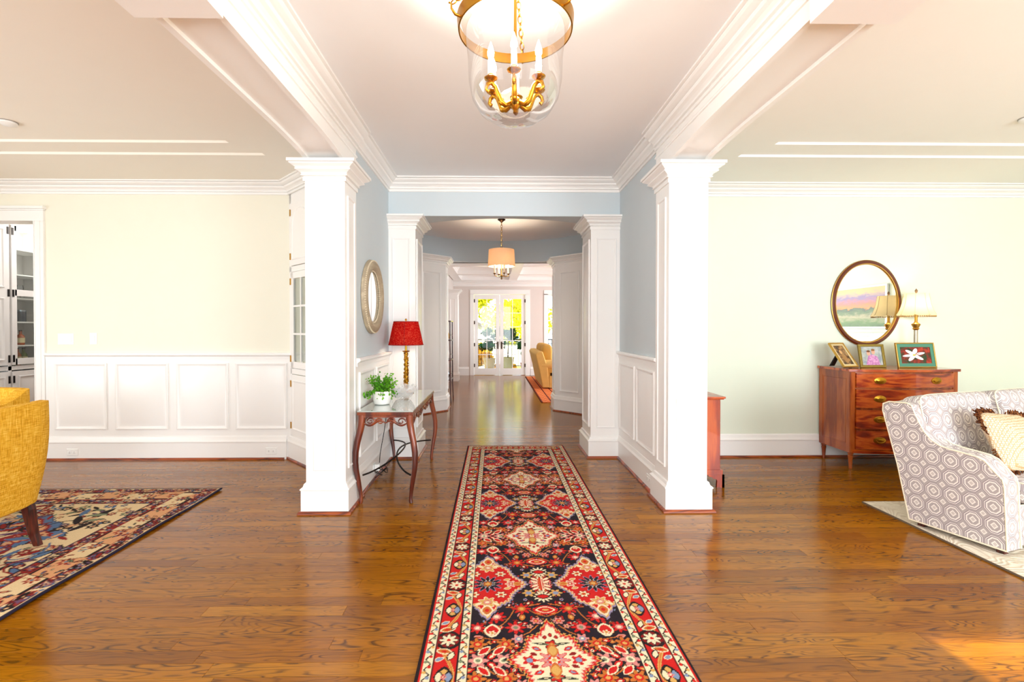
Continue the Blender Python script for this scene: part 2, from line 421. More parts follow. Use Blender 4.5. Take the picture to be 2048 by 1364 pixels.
# ------------------------------------------------------------------ columns, piers, beams
def rect(x0, x1, y0, y1): return [(x0, y0), (x1, y0), (x1, y1), (x0, y1)]
def column(x, y, zt, label, inner, basep=COLBP):
    t = thing('column', label, 'column', kind='structure')
    B().box(*x, *y, 0, zt - .02).obj('shaft', WHITE, t)
    B().sweep(rect(*x, *y), basep, -1, True).obj('base', WHITE, t)
    B().sweep(rect(*x, *y), COLSP, -1, True).obj('shoe', SHOE, t)
    B().sweep(rect(*x, *y), at(CAPP, zt - .146), -1, True).obj('capital', WHITE, t)
    xm = (x[0] + x[1]) / 2; wx = x[1] - x[0]; ym = (y[0] + y[1]) / 2; wy = y[1] - y[0]
    zz = (.325, zt - .24); zc = (zz[0] + zz[1]) / 2; hh = zz[1] - zz[0]
    B().panel((xm, y[0], zc), (1, 0, 0), (0, -1, 0), wx - .12, hh, PTHIN).obj('panel', WHITE, t, 30)
    xi = x[1] if inner > 0 else x[0]
    B().panel((xi, ym, zc), (0, inner, 0), (inner, 0, 0), wy - .12, hh, PLOOPS if wy > .35 else PTHIN).obj('panel', WHITE, t, 30)
    xo = x[0] if inner > 0 else x[1]
    B().panel((xo, ym, zc), (0, -inner, 0), (-inner, 0, 0), wy - .12, hh, PTHIN).obj('panel', WHITE, t, 30)
    return t
column(CLX, CY, 2.694, 'white square panelled column at the end of the console table', 1)
column(CRX, CY, 2.694, 'white square panelled column in front of the small cherry chest', -1)
column((XL - .02, -.862), (WY, P2Y), HD, 'white panelled pier behind the red lamp', 1)
column((1.060, XR + .02), (WY, P2Y), HD, 'white panelled pier opposite the red lamp', -1)

def arch(y):   # underside of the side beams: flat in the middle, easing down to the supports
    a, b = 1.99, 3.67; d = max(b - y, 0); t = max(0, 1 - d / .75)
    return 2.745 - .045 * (1 - sqrt(max(0, 1 - t * t)))
for sgn, xx, lab in ((1, CLX, 'dining'), (-1, CRX, 'living')):
    xi = xx[1] if sgn > 0 else xx[0]; xo = xx[0] if sgn > 0 else xx[1]
    ys = [1.99 + (CY[1] - 1.99) * i / 40 for i in range(41)]
    t = thing('beam', 'white panelled beam over the opening to the %s room' % lab, 'beam', kind='structure')
    def slab(x0, x1, dz, zt=H + .02):
        return B().rings([[(x0, yy, arch(yy) + dz), (x1, yy, arch(yy) + dz), (x1, yy, zt), (x0, yy, zt)] for yy in ys])
    slab(min(xi, xo) + .002, max(xi, xo) - .002, .022).obj('soffit_panel', WHITE, t, 30)
    slab(xi, xi - sgn * .030, 0).obj('inner_face', WHITE, t, 30)
    slab(xo, xo + sgn * .035, 0).obj('outer_face', WHITE, t, 30)
    B().sweep([(xi, 1.99), (xi, CY[1])], [(-.002, 2.83), (.010, 2.832), (.014, 2.84), (.008, 2.852), (.004, 2.858), (-.002, 2.86)], -sgn).obj('bead', WHITE, t)
    B().sweep([(xi, 2.03), (xi, CY[1])], at(CROWN, H - .15, 1.08, 1.05), -sgn).obj('crown', WHITE, t)
    xn = xi + sgn * .028
    t2 = thing('beam', 'plain lower white beam toward the entry on the %s side' % lab, 'beam', kind='structure')
    B().box(xn, xo - sgn * .03, FY, 1.99, 2.70, H + .02).obj('body', WHITE, t2)
    B().sweep([(xn - sgn * .04, FY), (xn - sgn * .04, 1.99)], at(CROWN, H - .14, 1, .8), -sgn).obj('crown', WHITE, t2)

# crown in the foyer: both side walls and the header
struct(B().sweep([(XL, CY[1] - .01), (XL, WY), (XR, WY), (XR, CY[1] - .01)], at(CROWN, H - .14), -1).obj('crown_molding', WHITE), 'white crown molding above the pale blue foyer walls', 'molding')
struct(B().sweep([(-6.3, WY), (-2.24, WY), (-1.46, WY - .78)], at(CROWN, HS - .13, .93), -1).obj('crown_molding', WHITE), 'white crown molding above the cream dining wall', 'molding')
struct(B().sweep([(CRX[1] - .1, WY), (7.0, WY)], at(CROWN, HS - .13, .93), -1).obj('crown_molding', WHITE), 'white crown molding above the pale green living wall', 'molding')

# ------------------------------------------------------------------ ceilings
struct(B().box(CLX[1] - .05, CRX[0] + .05, FY - .2, WY + .1, H, H + .15).obj('ceiling_foyer', CEIL), 'off-white flat ceiling over the foyer', 'ceiling')
def tray(nm, x0, x1, y0, y1, r1, r2, mat, label):
    c = struct(B().box(x0, x1, y0, y1, HS + .044, HS + .2).obj(nm, mat), label, 'ceiling')
    for (a0, a1, b0, b1), z0, z1, n in ((r1, HS, HS + .022, 'lower_step'), (r2, HS + .022, HS + .044, 'upper_step')):
        b = B().box(x0, a0, y0, y1, z0, z1).box(a1, x1, y0, y1, z0, z1).box(a0, a1, y0, b0, z0, z1).box(a0, a1, b1, y1, z0, z1)
        b.obj(n, mat, c)
tray('ceiling_dining', -6.4, -1.44, FY - .2, WY + .1, (-5.66, -2.09, -1.4, 4.38), (-5.46, -2.29, -1.2, 4.15), CEILD, 'stepped off-white tray ceiling over the dining side')
tray('ceiling_living', 1.64, 7.15, FY - .2, WY + .1, (2.24, 6.4, -1.4, 4.36), (2.44, 6.2, -1.2, 4.12), CEILL, 'stepped off-white tray ceiling over the living side')

# ------------------------------------------------------------------ header, rotunda, far piers
RC = (.107, 7.1); RR = 1.77
wh = wall('wall_header', BLUE, 'pale blue header wall over the opening to the rotunda', (XL, XR, WY, WY + .09, HD, 3.1))
N = 72
circ = [(RC[0] + RR * cos(2 * pi * j / N), RC[1] + RR * sin(2 * pi * j / N)) for j in range(N)]
def sq(j, x0=-2.3, x1=2.5, y0=WY + .085, y1=8.97):
    a = 2 * pi * j / N; dx, dy = cos(a), sin(a); best = 1e9
    for (lim, d, c) in ((x1, dx, RC[0]), (x0, dx, RC[0]), (y1, dy, RC[1]), (y0, dy, RC[1])):
        if abs(d) > 1e-6:
            t = (lim - c) / d
            if t > 0: best = min(best, t)
    return (RC[0] + dx * best, RC[1] + dy * best)
outer = [sq(j) for j in range(N)]
b = B().rings([[(x, yy, HD + .05) for x, yy in outer], [(x, yy, HD) for x, yy in outer], [(x, yy, HD) for x, yy in circ], [(x, yy, H) for x, yy in circ]], caps=False)
struct(b.obj('ceiling_rotunda_drum', BLUE, smooth=30), 'blue grey round drum rising above the rotunda', 'ceiling')
struct(B().box(-2.4, 2.6, WY + .08, 9.0, H - .003, H + .15).obj('ceiling_rotunda', CEIL), 'round off-white ceiling over the drum pendant', 'ceiling')
PC = (.107, 8.2); HW = .945
far = []
for sgn, lab in ((-1, 'far white angled pier beside the dark shelf stand'), (1, 'far white angled pier beside the yellow sofa')):
    X0 = RC[0] + sgn * HW
    pl = [(X0 + sgn * .95, 7.25), (X0, 8.2), (X0, 8.60), (X0 + sgn * .14, 8.60), (X0 + sgn * .14, 8.95), (X0 + sgn * 1.2, 8.95), (X0 + sgn * 1.2, 7.25)]
    path = [(X0 + sgn * .95, 7.25), (X0, 8.2), (X0, 8.60), (X0 + sgn * .14, 8.60)]
    t = thing('column', lab, 'column', kind='structure')
    pts = pl if sgn > 0 else pl[::-1]
    B().prism(pl, lambda u, v, q: (u, v, q), 0, HD).obj('shaft', WHITE, t)
    sd = sgn * -1
    B().sweep(path, at(BASEP, 0, 1.05), -sgn * -1).obj('base', WHITE, t)
    B().sweep(path, SHOEP, sgn).obj('shoe', SHOE, t)
    B().sweep(path, at(CAPP, HD - .146), sgn).obj('capital', WHITE, t)
    dv = Vector((sgn * .7071, -.7071, 0)); nv = Vector((-sgn * .7071, -.7071, 0))
    for s0, s1 in ((.10, .50), (.62, 1.2)):
        c = Vector((X0, 8.2, 0)) + dv * ((s0 + s1) / 2) + Vector((0, 0, 1.36))
        B().panel(c, dv, nv, s1 - s0, 2.04, PLOOPS).obj('panel', WHITE, t, 30)
    B().panel((X0, 8.40, 1.36), (0, 1, 0), (-sgn, 0, 0), .24, 2.04, PLOOPS).obj('panel', WHITE, t, 30)
    # side wall of the rotunda
    Xs = RC[0] + sgn * 1.86
    wall('wall_rotunda_' + ('left' if sgn < 0 else 'right'), WHITE, 'white side wall of the rotunda ' + ('on the dining side' if sgn < 0 else 'on the living side'), (Xs, Xs + sgn * .15, WY + .1, 9.0, 0, 3.1))

# ------------------------------------------------------------------ family room shell
BY = 14.42
wb_ = wall('wall_family_back', GREIGE, 'greige family room wall around the french doors', (-1.4, -.64, BY, BY + .15, 0, 3.1), (.97, 1.62, BY, BY + .15, 0, 3.1), (-.64, .97, BY, BY + .15, 2.46, 3.1),
           (1.62, 3.2, BY, BY + .15, 0, .45), (1.62, 3.2, BY, BY + .15, 2.45, 3.1), (3.2, 5.1, BY, BY + .15, 0, 3.1))
wall('wall_family_left', GREIGE, 'greige wall on the shelf side of the family room', (-1.4, -1.25, 8.9, BY, 0, 3.1))
wall('wall_family_right', GREIGE, 'greige window wall behind the yellow sofa', (5.0, 5.15, 8.9, 9.6, 0, 3.1), (5.0, 5.15, 13.6, BY, 0, 3.1), (5.0, 5.15, 9.6, 13.6, 0, .4), (5.0, 5.15, 9.6, 13.6, 2.6, 3.1))
wall('wall_family_front', GREIGE, 'greige wall behind the far angled pier', (1.21, 5.1, 8.9, 9.0, 0, 3.1), (-1.4, -.99, 8.9, 9.0, 0, 3.1))
wall('wall_family_lintel', WHITE, 'white lintel between rotunda and family room', (-1.4, 5.1, 8.88, 9.02, HD, 3.15))
cf = struct(B().box(-1.4, 5.15, 8.9, BY + .15, 3.06, 3.2).obj('ceiling_family', CEIL), 'white coffered ceiling of the family room', 'ceiling')
BEAMB = [(-.002, 0), (.01, 0), (.012, .03), (.03, .05), (.05, .075), (.075, .10), (.08, .13), (-.002, .13)]
for yb in (9.25, 11.0, 12.75, 14.3):
    B().box(-1.25, 5.0, yb - .12, yb + .12, 2.86, 3.07).obj('cross_beam', WHITE, cf)
    for s in (-1, 1):
        B().sweep([(-1.25, yb + s * .12), (5.0, yb + s * .12)], at(BEAMB, 2.93), s).obj('beam_molding', WHITE, cf)
for xb in (-1.1, .55, 2.2, 3.85):
    for y0, y1 in ((9.37, 10.88), (11.12, 12.63), (12.87, 14.18)):
        B().box(xb - .12, xb + .12, y0, y1, 2.86, 3.07).obj('long_beam', WHITE, cf)
        for s in (-1, 1): B().sweep([(xb + s * .12, y0), (xb + s * .12, y1)], at(BEAMB, 2.93), -s).obj('beam_molding', WHITE, cf)
struct(B().sweep([(-1.25, BY), (5.0, BY)], at(CROWN, 2.70, 1.2), -1).obj('crown_molding', WHITE), 'white crown molding above the french doors', 'molding')
struct(B().sweep([(-1.25, BY), (-.77, BY)], BASEP, -1).obj('baseboard_family_left', WHITE), 'white baseboard on the shelf side of the french doors', 'baseboard')
struct(B().sweep([(1.10, BY), (5.0, BY)], BASEP, -1).obj('baseboard_family_right', WHITE), 'white baseboard on the sofa side of the french doors', 'baseboard')
# ------------------------------------------------------------------ french doors, window, outside
dc = struct(B().box(-.737, -.62, BY - .02, BY + .15, 0, 2.47).box(.947, 1.08, BY - .02, BY + .15, 0, 2.47).box(-.737, 1.08, BY - .02, BY + .15, 2.455, 2.586).box(-.75, 1.093, BY - .035, BY, 2.575, 2.6).obj('trim_6', WHITE, bevel=.004), 'wide white casing around the french doors', 'trim')
for i, (x0, x1, hs, lab) in enumerate(((-.612, .160, -1, 'white glazed french door leaf nearer the shelf stand'), (.167, .939, 1, 'white glazed french door leaf nearer the yellow sofa'))):
    t = thing('door_%d' % (i + 1), lab, 'door', kind='structure')
    g0, g1 = x0 + .115, x1 - .118; z0, z1 = .207, 2.314
    B().box(x0, g0, BY + .02, BY + .065, .01, 2.445).box(g1, x1, BY + .02, BY + .065, .01, 2.445).box(g0, g1, BY + .02, BY + .065, .01, z0).box(g0, g1, BY + .02, BY + .065, z1, 2.445).obj('door_frame', WHITE, t, bevel=.003)
    pw, ph = (g1 - g0) / 2, (z1 - z0) / 5
    b = B().box(g0 + pw - .011, g0 + pw + .011, BY + .028, BY + .058, z0, z1)
    b.obj('muntin', WHITE, t)
    for r in range(1, 5): B().box(g0, g1, BY + .030, BY + .056, z0 + r * ph - .011, z0 + r * ph + .011).obj('muntin', WHITE, t)
    for r in range(5):
        for c in range(2):
            B().box(g0 + c * pw + .011, g0 + (c + 1) * pw - .011, BY + .041, BY + .045, z0 + r * ph + .011, z0 + (r + 1) * ph - .011).obj('pane', PANE, t)
    hx = x0 + .02 if hs < 0 else x1 - .02
    for z in (.30, .93, 1.60, 2.26): B().box(hx - .016 + hs * .012, hx + .016 + hs * .012, BY + .0, BY + .03, z - .05, z + .05).obj('hinge', BRONZE, t)
    lx = x1 - .055 if hs < 0 else x0 + .055
    hd = B().box(lx - .02, lx + .02, BY + .008, BY + .022, .80, 1.02).obj('handle_plate', BRONZE, t, bevel=.004)
    B().tube([(lx, BY + .02, .97), (lx, BY - .03, .97), (lx - .02 * -hs, BY - .035, .97), (lx + hs * .10, BY - .035, .965)], .009, 8).obj('lever', BRONZE, hd, 40)
wt = thing('window_1', 'tall white window beside the french doors behind the sofa', 'window', kind='structure')
B().box(1.505, 1.63, BY - .02, BY + .15, .40, 2.47).box(3.19, 3.31, BY - .02, BY + .15, .40, 2.47).box(1.505, 3.31, BY - .02, BY + .15, 2.44, 2.586).box(1.48, 3.33, BY - .05, BY, .38, .44).obj('window_casing', WHITE, wt, bevel=.004)
b = B()
for i in range(5): b.box(1.62 + i * .3925 - .018, 1.62 + i * .3925 + .018, BY + .03, BY + .06, .45, 2.45)
for z in (.47, .86, 1.25, 1.66, 2.05, 2.42): b.box(1.62, 3.2, BY + .03, BY + .06, z - .015, z + .015)
b.obj('muntin', WHITE, wt)
for i in range(4):
    for j, (z0, z1) in enumerate(((.485, .845), (.875, 1.235), (1.265, 1.645), (1.675, 2.035), (2.065, 2.405))):
        B().box(1.638 + i * .3925, 1.995 + i * .3925, BY + .043, BY + .047, z0, z1).obj('pane', PANE, wt)

TERR = plain('terrace_stone', '#c9c2b6', .8)
struct(B().box(-6, 8, BY + .15, 17.4, -.25, -.03).obj('floor_terrace', TERR), 'pale stone terrace outside the french doors', 'terrace')
struct(B().box(-60, 60, 17.4, 80, -2.6, -2.4).obj('ground', plain('lawn', '#8a9a3a', .9)), 'sunlit lawn beyond the terrace', 'ground')
rl = thing('railing', 'black iron railing along the terrace edge', 'railing', (0, 17.0, -.03))
B().box(-5, 7, -.02, .02, 1.04, 1.075).box(-5, 7, -.012, .012, .10, .125).box(-5, 7, -.012, .012, .90, .92).obj('rails', IRON, rl)
bal = None
for i in range(61):
    x = -2.5 + i * .12
    if bal is None: bal = B().box(-.009, .009, -.009, .009, .10, 1.04).obj('baluster', IRON, rl); bal.location.x = x
    else:
        c = bal.copy(); COL.objects.link(c); c.location.x = x
for x in (-5, -2.6, 1.3, 4.9, 7): B().box(x - .025, x + .025, -.025, .025, 0, 1.14).obj('post', IRON, rl)

def leaf_cloud(n, c, r, size, rg, aspect=.6):
    V = np.empty((n, 4, 3)); 
    d = rg.normal(size=(n, 3)); d /= np.linalg.norm(d, axis=1)[:, None]
    p = np.array(c) + d * np.array(r) * (rg.random((n, 1)) ** .45)
    u = rg.normal(size=(n, 3)); u /= np.linalg.norm(u, axis=1)[:, None]
    w_ = np.cross(u, rg.normal(size=(n, 3))); w_ /= np.linalg.norm(w_, axis=1)[:, None]
    s = size * (.6 + .8 * rg.random((n, 1)))
    V[:, 0] = p - u * s; V[:, 1] = p + w_ * s * aspect; V[:, 2] = p + u * s; V[:, 3] = p - w_ * s * aspect
    return V.reshape(-1, 3)
def leaves_obj(name, V, mat, parent, kind='stuff'):
    n = len(V) // 4; me = bpy.data.meshes.new(name)
    me.from_pydata([tuple(p) for p in V], [], [tuple(range(4 * i, 4 * i + 4)) for i in range(n)])
    me.materials.append(mat); o = bpy.data.objects.new(name, me); COL.objects.link(o); o.parent = parent
    if kind: o['kind'] = kind
    return o
def leafmat(name, a, b_, tr=.35):
    k = NT(name); n = k.noise(k.coord('Object'), 3.5, 2)
    col = k.ramp(n, [(.35, lin(a)), (.65, lin(b_))])
    d = k.add('BsdfDiffuse'); tl = k.add('BsdfTranslucent'); mx = k.add('MixShader'); mx.inputs[0].default_value = tr
    for q in (d, tl): k.t.links.new(col, q.inputs[0])
    k.t.links.new(d.outputs[0], mx.inputs[1]); k.t.links.new(tl.outputs[0], mx.inputs[2]); k.t.links.new(mx.outputs[0], k.out.inputs[0]); return k.m
BARK = plain('bark', '#5a4636', .9, var=.2)
nrg = np.random.default_rng(5)
YG = leafmat('yellow_green_leaves', '#c8cc1e', '#eada3a'); OG = leafmat('golden_leaves', '#d89a1e', '#e8b83a'); DG = leafmat('glossy_green_leaves', '#123a1c', '#2c6a30', .2)
for (x, y, h, r, m, lab) in ((1.35, 23, 3.6, 1.7, YG, 'yellow green tree filling the sofa side of the french doors'), (5.6, 27, 4.2, 1.9, YG, 'yellow green tree outside the window behind the sofa'),
                            (-1.25, 20.2, 4.3, 1.1, YG, 'yellow green branches hanging at the top of the shelf side door'), (-1.0, 18.8, .75, .62, OG, 'golden low shrub behind the railing on the shelf side'),
                            (.45, 19.0, .2, .45, OG, 'smaller golden shrub behind the railing')):
    zc = h - 1.2 if h > 2 else h - .5
    t = thing('tree' if h > 2 else 'shrub', lab, 'tree' if h > 2 else 'shrub', (x, y, -2.4))
    B().tube([(0, 0, 0), (.1, 0, (h + 1) * .5), (0, 0, h + 1)], [.14, .1, .04] if h > 2 else [.05, .04, .02], 8).obj('trunk', BARK, t, 40)
    V = np.concatenate([leaf_cloud(420, (nrg.normal() * r * .5, nrg.normal() * r * .4, zc + 2.4 + nrg.normal() * r * .42), (r * .5, r * .5, r * .42), .10 if h > 2 else .075, nrg) for _ in range(9)])
    leaves_obj('foliage', V, m, t)
hs = thing('neighbor_house', 'pale gabled house with dark roof edge beyond the shelf side door', 'house', (-4.4, 33, -3.2))
B().prism([(-5, 0), (5, 0), (5, 4.1), (0, 6.3), (-5, 4.1)], lambda u, v, q: (u, q, v), 0, 8).obj('wall', plain('pale_stucco', '#e6d8cc', .9), hs)
RF = plain('dark_shingle', '#5a5450', .8)
for s in (-1, 1): B().prism([(0, 6.3), (s * 5.6, 3.84), (s * 5.6, 4.02), (0, 6.5)], lambda u, v, q: (u, q, v), -.4, 8.4).obj('roof', RF, hs)
for x in (-2.5, 2.5): B().box(x - .5, x + .5, -.03, .05, 1.4, 2.9).obj('window', SLOT, hs)

h2 = thing('neighbor_house', 'house with a blue slate roof farther behind the pale gabled house', 'house', (-3.0, 48, -3.4))
B().box(-9, 6, 0, 8, 0, 3.6).obj('wall', plain('grey_stucco', '#d8d4cc', .9), h2)
B().prism([(-.6, 3.5), (4, 6.9), (8.6, 3.5)], lambda u, v, q: (q, u, v), -9.5, 6.5).obj('roof', plain('blue_slate', '#8fa6c4', .8), h2)

def potted(loc, potmat, ph, pr, fh, fr_, label, mat=DG):
    t = thing('potted_plant', label, 'plant', loc)
    B().lathe([(pr * .72, 0), (pr * .85, ph * .5), (pr, ph * .93), (pr * 1.06, ph * .94), (pr * 1.06, ph), (pr * .9, ph), (pr * .88, ph - .04)], 20).obj('pot', potmat, t, 40)
    B().lathe([(pr * .9, ph - .05), (pr * .9, ph - .03)], 16).obj('soil', plain('soil', '#2a1c12', .95), t)
    B().tube([(0, 0, ph - .04), (.02, 0, ph + fh * .4), (0, .02, ph + fh * .8)], [.02, .016, .006], 6).obj('stem', BARK, t, 40)
    V = np.concatenate([leaf_cloud(60, (nrg.normal() * fr_ * .45, nrg.normal() * fr_ * .45, ph + fh * (.3 + .6 * nrg.random())), (fr_ * .4, fr_ * .4, fr_ * .4), .06, nrg, .5) for _ in range(8)])
    leaves_obj('foliage', V, mat, t); return t
potted((-.17, 15.9, -.03), plain('mustard_glaze', '#b08a2a', .4), .46, .20, 1.0, .34, 'glossy green bush in a mustard pot outside the shelf side door')
potted((.44, 15.7, -.03), plain('olive_glaze', '#9a8a2c', .4), .50, .21, 1.05, .36, 'glossy green bush in an olive yellow pot outside the sofa side door')
potted((.99, 16.05, -.03), plain('terracotta', '#a8402a', .7), .30, .11, .75, .22, 'thin leggy plant in a terracotta pot on the terrace')

# ------------------------------------------------------------------ wall plates and small fittings
def plate(name, label, c, u, n, w, h, cat, toggles=0, outlet=False, group=None):
    c, u, n = Vector(c), Vector(u), Vector(n)
    t = thing(name, label, cat, c, group=group); z = Vector((0, 0, 1)); o0 = Vector()
    B().panel(o0, u, n, w, h, [(0, 0), (0, .004), (.004, .006)]).obj('plate', PLASTIC, t)
    if toggles:
        for i in range(toggles):
            o = u * ((i - (toggles - 1) / 2) * .046)
            B().panel(o + n * .005, u, n, .034, .068, [(0, 0), (0, .004), (.004, .005)]).obj('rocker', PLASTIC, t)
    if outlet:
        for s in (-1, 1):
            o = u * (s * w * .2)
            q = B().panel(o + n * .005, u, n, .034, .030, [(0, 0), (0, .003), (.004, .004)]).obj('socket', PLASTIC, t)
            for d in (-1, 1): B().panel(o + n * .009 + z * (d * .006), u, n, .010, .003, [(0, 0), (0, .0006)]).obj('slot', SLOT, q)
    return t
plate('switch_plate', 'three-gang white switch plate on the cream wall', (-4.64, WY, 1.305), (1, 0, 0), (0, -1, 0), .17, .12, 'switch', 3)
plate('switch_plate', 'narrow single switch plate on the cream wall', (-4.345, WY, 1.31), (1, 0, 0), (0, -1, 0), .078, .125, 'switch', 1)
plate('outlet', 'white outlet on the dining baseboard behind the yellow chair', (-4.55, WY - .034, .085), (1, 0, 0), (0, -1, 0), .12, .072, 'outlet', outlet=True)
plate('outlet', 'white outlet on the dining baseboard beside the corner cabinet', (-2.42, WY - .034, .092), (1, 0, 0), (0, -1, 0), .12, .072, 'outlet', outlet=True)
plate('outlet', 'white outlet on the foyer baseboard near the column opposite the console', (XR - .022, 4.13, .10), (0, 1, 0), (-1, 0, 0), .12, .072, 'outlet', outlet=True)
plate('outlet', 'white outlet on the baseboard behind the console table with a plug', (XL + .022, 4.50, .11), (0, 1, 0), (1, 0, 0), .12, .072, 'outlet', outlet=True)
tag(B().box(0, .05, -.03, .03, -.03, .03).obj('plug_adapter', PLASTIC, bevel=.004), 'white plug adapter in the outlet behind the console table', 'plug').location = (XL + .032, 4.47, .12)
for (x, y, lab) in ((-3.82, 3.80, 'small round ceiling detector on the dining tray ceiling'), (4.12, 3.62, 'small round ceiling detector at the edge of the living tray ceiling')):
    t = thing('smoke_detector', lab, 'detector', (x, y, HS + .044))
    B().lathe([(.05, 0), (.058, -.004), (.058, -.018), (.04, -.028), (.001, -.03)], 24).obj('cover', PLASTIC, t, 40)
    B().lathe([(.062, 0), (.062, -.006), (.05, -.006)], 24).obj('ring', plain('grey_ring', '#9a948c', .5), t)

# ------------------------------------------------------------------ built-in corner cabinet in the dining room
cc = thing('corner_cabinet', 'built-in white corner cabinet with glass doors behind the column', 'cabinet', (-1.845, 4.83, 0), radians(-45))
fw = .56
# local frame: x along the face, -y is outward
B().box(-fw, fw, .018, .03, 0, 2.88).obj('back_board', CREAM, cc)
for s in (-1, 1): B().box(s * fw, s * (fw - .07), -.004, .02, 0, 2.88).obj('stile', WHITE, cc, bevel=.002)
for z0, z1 in ((0, .27), (.93, .99), (2.03, 2.09), (2.77, 2.88)): B().box(-fw, fw, -.004, .02, z0, z1).obj('rail', WHITE, cc, bevel=.002)
B().sweep([(-fw - .02, -.004), (fw, -.004)], at(BASEP, 0), -1).obj('base', WHITE, cc)
B().sweep([(-fw - .02, -.004), (fw, -.004)], SHOEP, -1).obj('shoe', SHOE, cc)
for s in (-1, 1):
    x0, x1 = (-fw + .073, -.004) if s < 0 else (.004, fw - .073)
    xm = (x0 + x1) / 2; wd_ = x1 - x0
    for z0, z1, typ in ((.275, .925, 'p'), (.995, 2.025, 'g'), (2.095, 2.765, 'a')):
        d = B()
        if typ == 'g':
            d.box(x0, x0 + .06, -.014, .006, z0, z1).box(x1 - .06, x1, -.014, .006, z0, z1).box(x0, x1, -.014, .006, z0, z0 + .07).box(x0, x1, -.014, .006, z1 - .07, z1)
            dd = d.obj('cabinet_door', WHITE, cc, bevel=.002)
            B().box(xm - .01, xm + .01, -.012, .004, z0 + .07, z1 - .07).obj('muntin', WHITE, dd)
            for q in (1, 2): B().box(x0 + .06, x1 - .06, -.012, .004, z0 + .07 + q * .297 - .01, z0 + .07 + q * .297 + .01).obj('muntin', WHITE, dd)
            for q in range(3):
                for c in (0, 1):
                    xa = x0 + .06 if c == 0 else xm + .01; xb = xm - .01 if c == 0 else x1 - .06
                    B().box(xa, xb, -.004, -.001, z0 + .08 + q * .297, z0 + .06 + (q + 1) * .297).obj('pane', PANE, dd)
        else:
            dd = d.box(x0, x1, -.014, .006, z0, z1).obj('cabinet_door', WHITE, cc, bevel=.002)
            if typ == 'p': B().panel((xm, -.014, (z0 + z1) / 2), (1, 0, 0), (0, -1, 0), wd_ - .10, z1 - z0 - .12, PTHIN).obj('door_panel', WHITE, dd)
            else:
                aw = (wd_ - .10) / 2
                def arc(ins): return [(xm - aw + ins, z0 + .06 + ins), (xm + aw - ins, z0 + .06 + ins)] + [(xm + (aw - ins) * cos(pi * i / 12), z1 - .07 - aw + (aw - ins) * sin(pi * i / 12)) for i in range(13)]
                b = B().rings([[(u, -.014 - dp, v) for u, v in arc(i)] for i, dp in ((0, 0), (0, .008), (.008, .011), (.018, .003), (.028, .002))], caps=False)
                m = len(arc(0)); b.f.append(tuple(range(len(b.v) - m, len(b.v)))); b.obj('door_panel', WHITE, dd, 30)
        hx = x0 if s < 0 else x1
        for z in (z0 + .10, z1 - .10): B().box(hx - .009, hx + .009, -.022, -.012, z - .035, z + .035).obj('hinge', BRASS, dd)
        if typ != 'a': B().sphere((x1 - .025 if s < 0 else x0 + .025, -.028, (z0 + z1) / 2), .012).obj('knob', BRASS, dd, 60)

# ------------------------------------------------------------------ pantry beyond the dining door
wall('wall_pantry_left', GREYCAB, 'grey pantry wall behind the tall cabinets', (-6.62, -6.5, WY + .15, 8.2, 0, 3.0))
wall('wall_pantry_back', GREYCAB, 'grey wall at the end of the pantry', (-6.6, -4.3, 8.1, 8.25, 0, 3.0))
wall('wall_pantry_right', GREYCAB, 'grey wall on the near side of the pantry', (-4.6, -4.45, WY + .15, 8.2, 0, 3.0))
struct(B().box(-6.6, -4.4, WY + .1, 8.25, 2.86, 3.0).obj('ceiling_pantry', CEIL), 'low pantry ceiling above the tall cabinets', 'ceiling')
CX = -6.02
def pcab(y0, y1, glass, label):
    t = thing('pantry_cabinet', label, 'cabinet', (CX, (y0 + y1) / 2, 0)); hw = (y1 - y0) / 2; D = .45
    B().box(-D, -D + .02, -hw, hw, .05, 2.80).box(-D, 0, -hw, -hw + .018, .05, 2.80).box(-D, 0, hw - .018, hw, .05, 2.80).box(-D, 0, -hw, hw, 2.72, 2.80).box(-D, 0, -hw, hw, .90, .95).box(-D, 0, -hw, hw, .03, .1).obj('carcass', GREYCAB, t)
    B().box(-D + .03, -.04, -hw + .02, hw - .02, 0, .05).obj('plinth', GREYCAB, t)
    for z0, z1, kind in ((.11, .885, 'p'), (.965, 2.71, 'g' if glass else 'p')):
        if kind == 'p':
            d = B().box(0, .02, -hw + .012, hw - .012, z0, z1).obj('cabinet_door', GREYCAB, t, bevel=.002)
            zs = [(z0, z1)] if z1 < 1 else [(z0, 1.86), (1.86, z1)]
            for a, c in zs: B().panel((.02, 0, (a + c) / 2), (0, 1, 0), (1, 0, 0), 2 * hw - .16, c - a - .12, PLOOPS).obj('door_panel', GREYCAB, d, 30)
        else:
            b = B().box(0, .02, -hw + .012, -hw + .075, z0, z1).box(0, .02, hw - .075, hw - .012, z0, z1)
            for a, c in ((z0, z0 + .08), (1.83, 1.91), (z1 - .07, z1)): b.box(0, .02, -hw + .05, hw - .05, a, c)
            d = b.obj('cabinet_door', GREYCAB, t, bevel=.002)
            for a, c in ((z0 + .08, 1.83), (1.91, z1 - .07)): B().box(.008, .011, -hw + .075, hw - .075, a, c).obj('pane', PANE, d)
            for z in (1.20, 1.50, 1.80, 2.10, 2.42): B().box(-D + .02, -.02, -hw + .02, hw - .02, z - .008, z + .008).obj('shelf', WHITE, t)
        sy = 1 if not glass else -1
        for z in ([z0 + .1, z1 - .1] if z1 < 1 else [z0 + .08, 1.86, z1 - .08]): B().box(.018, .028, sy * (hw - .026) - .010, sy * (hw - .026) + .010, z - .045, z + .045).obj('hinge', IRON, d)
    return t
pcab(5.40, 5.98, False, 'tall grey pantry cabinet with solid panelled doors')
pcab(5.985, 6.62, True, 'tall grey pantry cabinet with glass fronted shelves')
